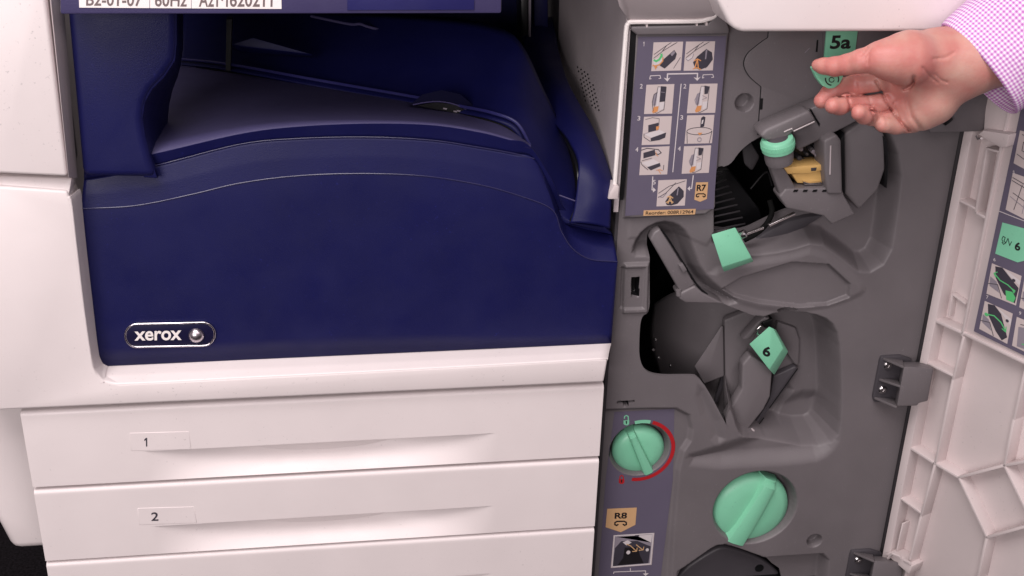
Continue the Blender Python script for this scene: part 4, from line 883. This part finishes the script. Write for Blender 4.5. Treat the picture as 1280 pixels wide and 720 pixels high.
# creases of the palm and the finger joints
rel = PG-CAM.astype(np.float32); dep = rel @ fw.astype(np.float32); cx_ = (rel @ rt.astype(np.float32))/dep*F+640; cy_ = 360-(rel @ up.astype(np.float32))/dep*F
fmask = PG[..., 1] < HY+.010; nearb = (np.abs(hand) < .008) & fmask; cxs, cys = cx_[nearb], cy_[nearb]
def crease(pts, depth, wd):
    best = np.full(cxs.shape, 1e9, np.float32)
    for (x0, y0), (x1, y1) in zip(pts[:-1], pts[1:]):
        dx, dy = x1-x0, y1-y0; t = np.clip(((cxs-x0)*dx+(cys-y0)*dy)/(dx*dx+dy*dy), 0, 1)
        best = np.minimum(best, (cxs-x0-t*dx)**2+(cys-y0-t*dy)**2)
    hand[nearb] += (depth*np.exp(-best/(wd*wd))).astype(np.float32)
crease([(1095, 101), (1102, 114), (1108, 128), (1115, 139), (1126, 153), (1137, 164)], .0032, 1.3)
crease([(1048, 121.5), (1066, 120.5), (1086, 118), (1101, 115)], .0026, 1.2)
crease([(1088, 138), (1101, 141), (1114, 138.5)], .0026, 1.2)
crease([(1060, 122), (1063, 132), (1062, 143)], .0016, 1.6)
crease([(1088, 136), (1092, 146), (1090, 155)], .0018, 1.6)
crease([(1104, 142), (1109, 152), (1108, 160)], .0006, 1.4)
crease([(1130, 112), (1138, 108.5), (1142, 104), (1142, 96)], .0032, 1.7)
crease([(1142, 100), (1136, 112), (1134, 128), (1139, 146), (1150, 160)], .0020, 3.0)
crease([(1126, 152), (1117, 130), (1121, 126)], .0014, 1.2); crease([(1076, 70), (1085, 59)], .0014, 1.1); crease([(1080, 73), (1089, 61)], .0012, 1.1); crease([(1084, 80), (1087, 68)], .0012, 1.2)
crease([(1070, 103), (1073, 116)], .0012, 1.2); crease([(1086, 121), (1090, 134)], .0012, 1.2)
crease([(1153, 84), (1163, 96), (1172, 103)], .0014, 1.2); crease([(1168, 92), (1176, 100), (1184, 103)], .0011, 1.2); crease([(1166, 74), (1182, 72), (1192, 66)], .0009, 1.6)
HV, HF = surfnet(hand, lo, hs)
PE = empty('person', tuple(W(1260, 40, HY-.04)), 'hand and forearm in a pink checked shirt cuff pulling the green lever', 'person')
hm = mk('hand', HV, [tuple(map(int, q)) for q in HF], mat('skin', (.60, .315, .262), .46, var=.0, sss=.22, bump=.35, bscale=520), PE, True, 180)
sk = hm.data.materials[0]; nt = sk.node_tree; b_ = nt.nodes['Principled BSDF']
# blotchy palm colour
rp = [n for n in nt.nodes if n.type == 'VALTORGB'][0]; rp.color_ramp.elements[0].color = (.60, .345, .285, 1); rp.color_ramp.elements[1].color = (.55, .20, .175, 1)
nz_ = [n for n in nt.nodes if n.type == 'TEX_NOISE'][0]; nz_.inputs['Scale'].default_value = 42
gp = [n for n in nt.nodes if n.type == 'NEW_GEOMETRY'][0]; spx = nt.nodes.new('ShaderNodeSeparateXYZ'); nt.links.new(gp.outputs['Position'], spx.inputs[0])
mrx = nt.nodes.new('ShaderNodeMapRange'); mrx.inputs['From Min'].default_value = .77; mrx.inputs['From Max'].default_value = .87; mrx.inputs['To Min'].default_value = .16; mrx.inputs['To Max'].default_value = -.10
nt.links.new(spx.outputs['X'], mrx.inputs['Value']); adn = nt.nodes.new('ShaderNodeMath'); nt.links.new(nz_.outputs['Fac'], adn.inputs[0]); nt.links.new(mrx.outputs[0], adn.inputs[1])
nt.links.new(adn.outputs[0], rp.inputs['Fac'])
sm_ = hm.modifiers.new('relax', 'SMOOTH'); sm_.factor = .5; sm_.iterations = 2
# sleeve
path = cr([c0-(c1-c0)*.02, c0+(c1-c0)*.33, c0+(c1-c0)*.7, c1, (c1+c2)/2, c2], 70)
seg = 96; V = []; UV = []; Fc = []; acc_l = 0
for layer in (0,):
    for i, p in enumerate(path):
        t = path[min(i+1, 69)]-path[max(i-1, 0)]; t /= np.linalg.norm(t)
        if i: acc_l += np.linalg.norm(path[i]-path[i-1])
        a_ = np.cross(t, fw); a_ /= np.linalg.norm(a_); b2 = np.cross(t, a_)
        for j in range(seg):
            th = 2*math.pi*j/seg; r1 = .0515+.010*min(1, acc_l/.12); r2 = .040+.012*min(1, acc_l/.12)
            wv = .0010*math.sin(3*th+acc_l*60)+.0012*math.sin(5*th-acc_l*95+1)*min(1, acc_l/.04)
            if acc_l < .002: wv -= .0015
            V.append(p+a_*(r1+wv)*math.cos(th)+b2*(r2+wv)*math.sin(th)); UV.append((th*.047, acc_l))
for i in range(69):
    for j in range(seg): Fc.append((i*seg+j, i*seg+(j+1) % seg, (i+1)*seg+(j+1) % seg, (i+1)*seg+j))
Fc.append(tuple(range(69*seg, 70*seg)))
cm = bpy.data.materials.new('checked_cotton'); cm.use_nodes = True; nt = cm.node_tree; b_ = nt.nodes['Principled BSDF']; b_.inputs['Roughness'].default_value = .85
b_.inputs['Specular IOR Level'].default_value = .2
uvn = nt.nodes.new('ShaderNodeUVMap'); uvn.uv_map = 'UVMap'
sx = nt.nodes.new('ShaderNodeSeparateXYZ'); nt.links.new(uvn.outputs[0], sx.inputs[0])
def mth(op, a, b=None):
    n = nt.nodes.new('ShaderNodeMath'); n.operation = op
    for i, v in enumerate((a, b)):
        if v is None: continue
        if isinstance(v, (int, float)): n.inputs[i].default_value = v
        else: nt.links.new(v, n.inputs[i])
    return n.outputs[0]
def stripe(o):
    s_ = mth('SINE', mth('MULTIPLY', o, 2*math.pi/.00335)); n = nt.nodes.new('ShaderNodeMapRange'); n.inputs['From Min'].default_value = -.5; n.inputs['From Max'].default_value = .5
    nt.links.new(s_, n.inputs['Value']); return n.outputs['Result']
su, sv = stripe(sx.outputs[0]), stripe(sx.outputs[1])
cmx = nt.nodes.new('ShaderNodeValToRGB'); e = cmx.color_ramp.elements; e[0].color = (.88, .80, .88, 1); e[1].color = (.50, .17, .50, 1)
em = cmx.color_ramp.elements.new(.5); em.color = (.68, .44, .70, 1)
nt.links.new(mth('MULTIPLY', mth('ADD', su, sv), .5), cmx.inputs['Fac']); nt.links.new(cmx.outputs['Color'], b_.inputs['Base Color'])
sv_o = mk('sleeve', V, Fc, cm, PE, True, 60)
ul = sv_o.data.uv_layers.new(name='UVMap')
UVa = np.array(UV)
for poly in sv_o.data.polygons:
    us = [UVa[v][0] for v in poly.vertices]; wrap = max(us)-min(us) > .1
    for li, vi in zip(poly.loop_indices, poly.vertices):
        u, v = UVa[vi]
        if wrap and u < .1: u += 2*math.pi*.047
        ul.data[li].uv = (u, v)
so = sv_o.modifiers.new('cloth_thickness', 'SOLIDIFY'); so.thickness = .0012; so.offset = -1
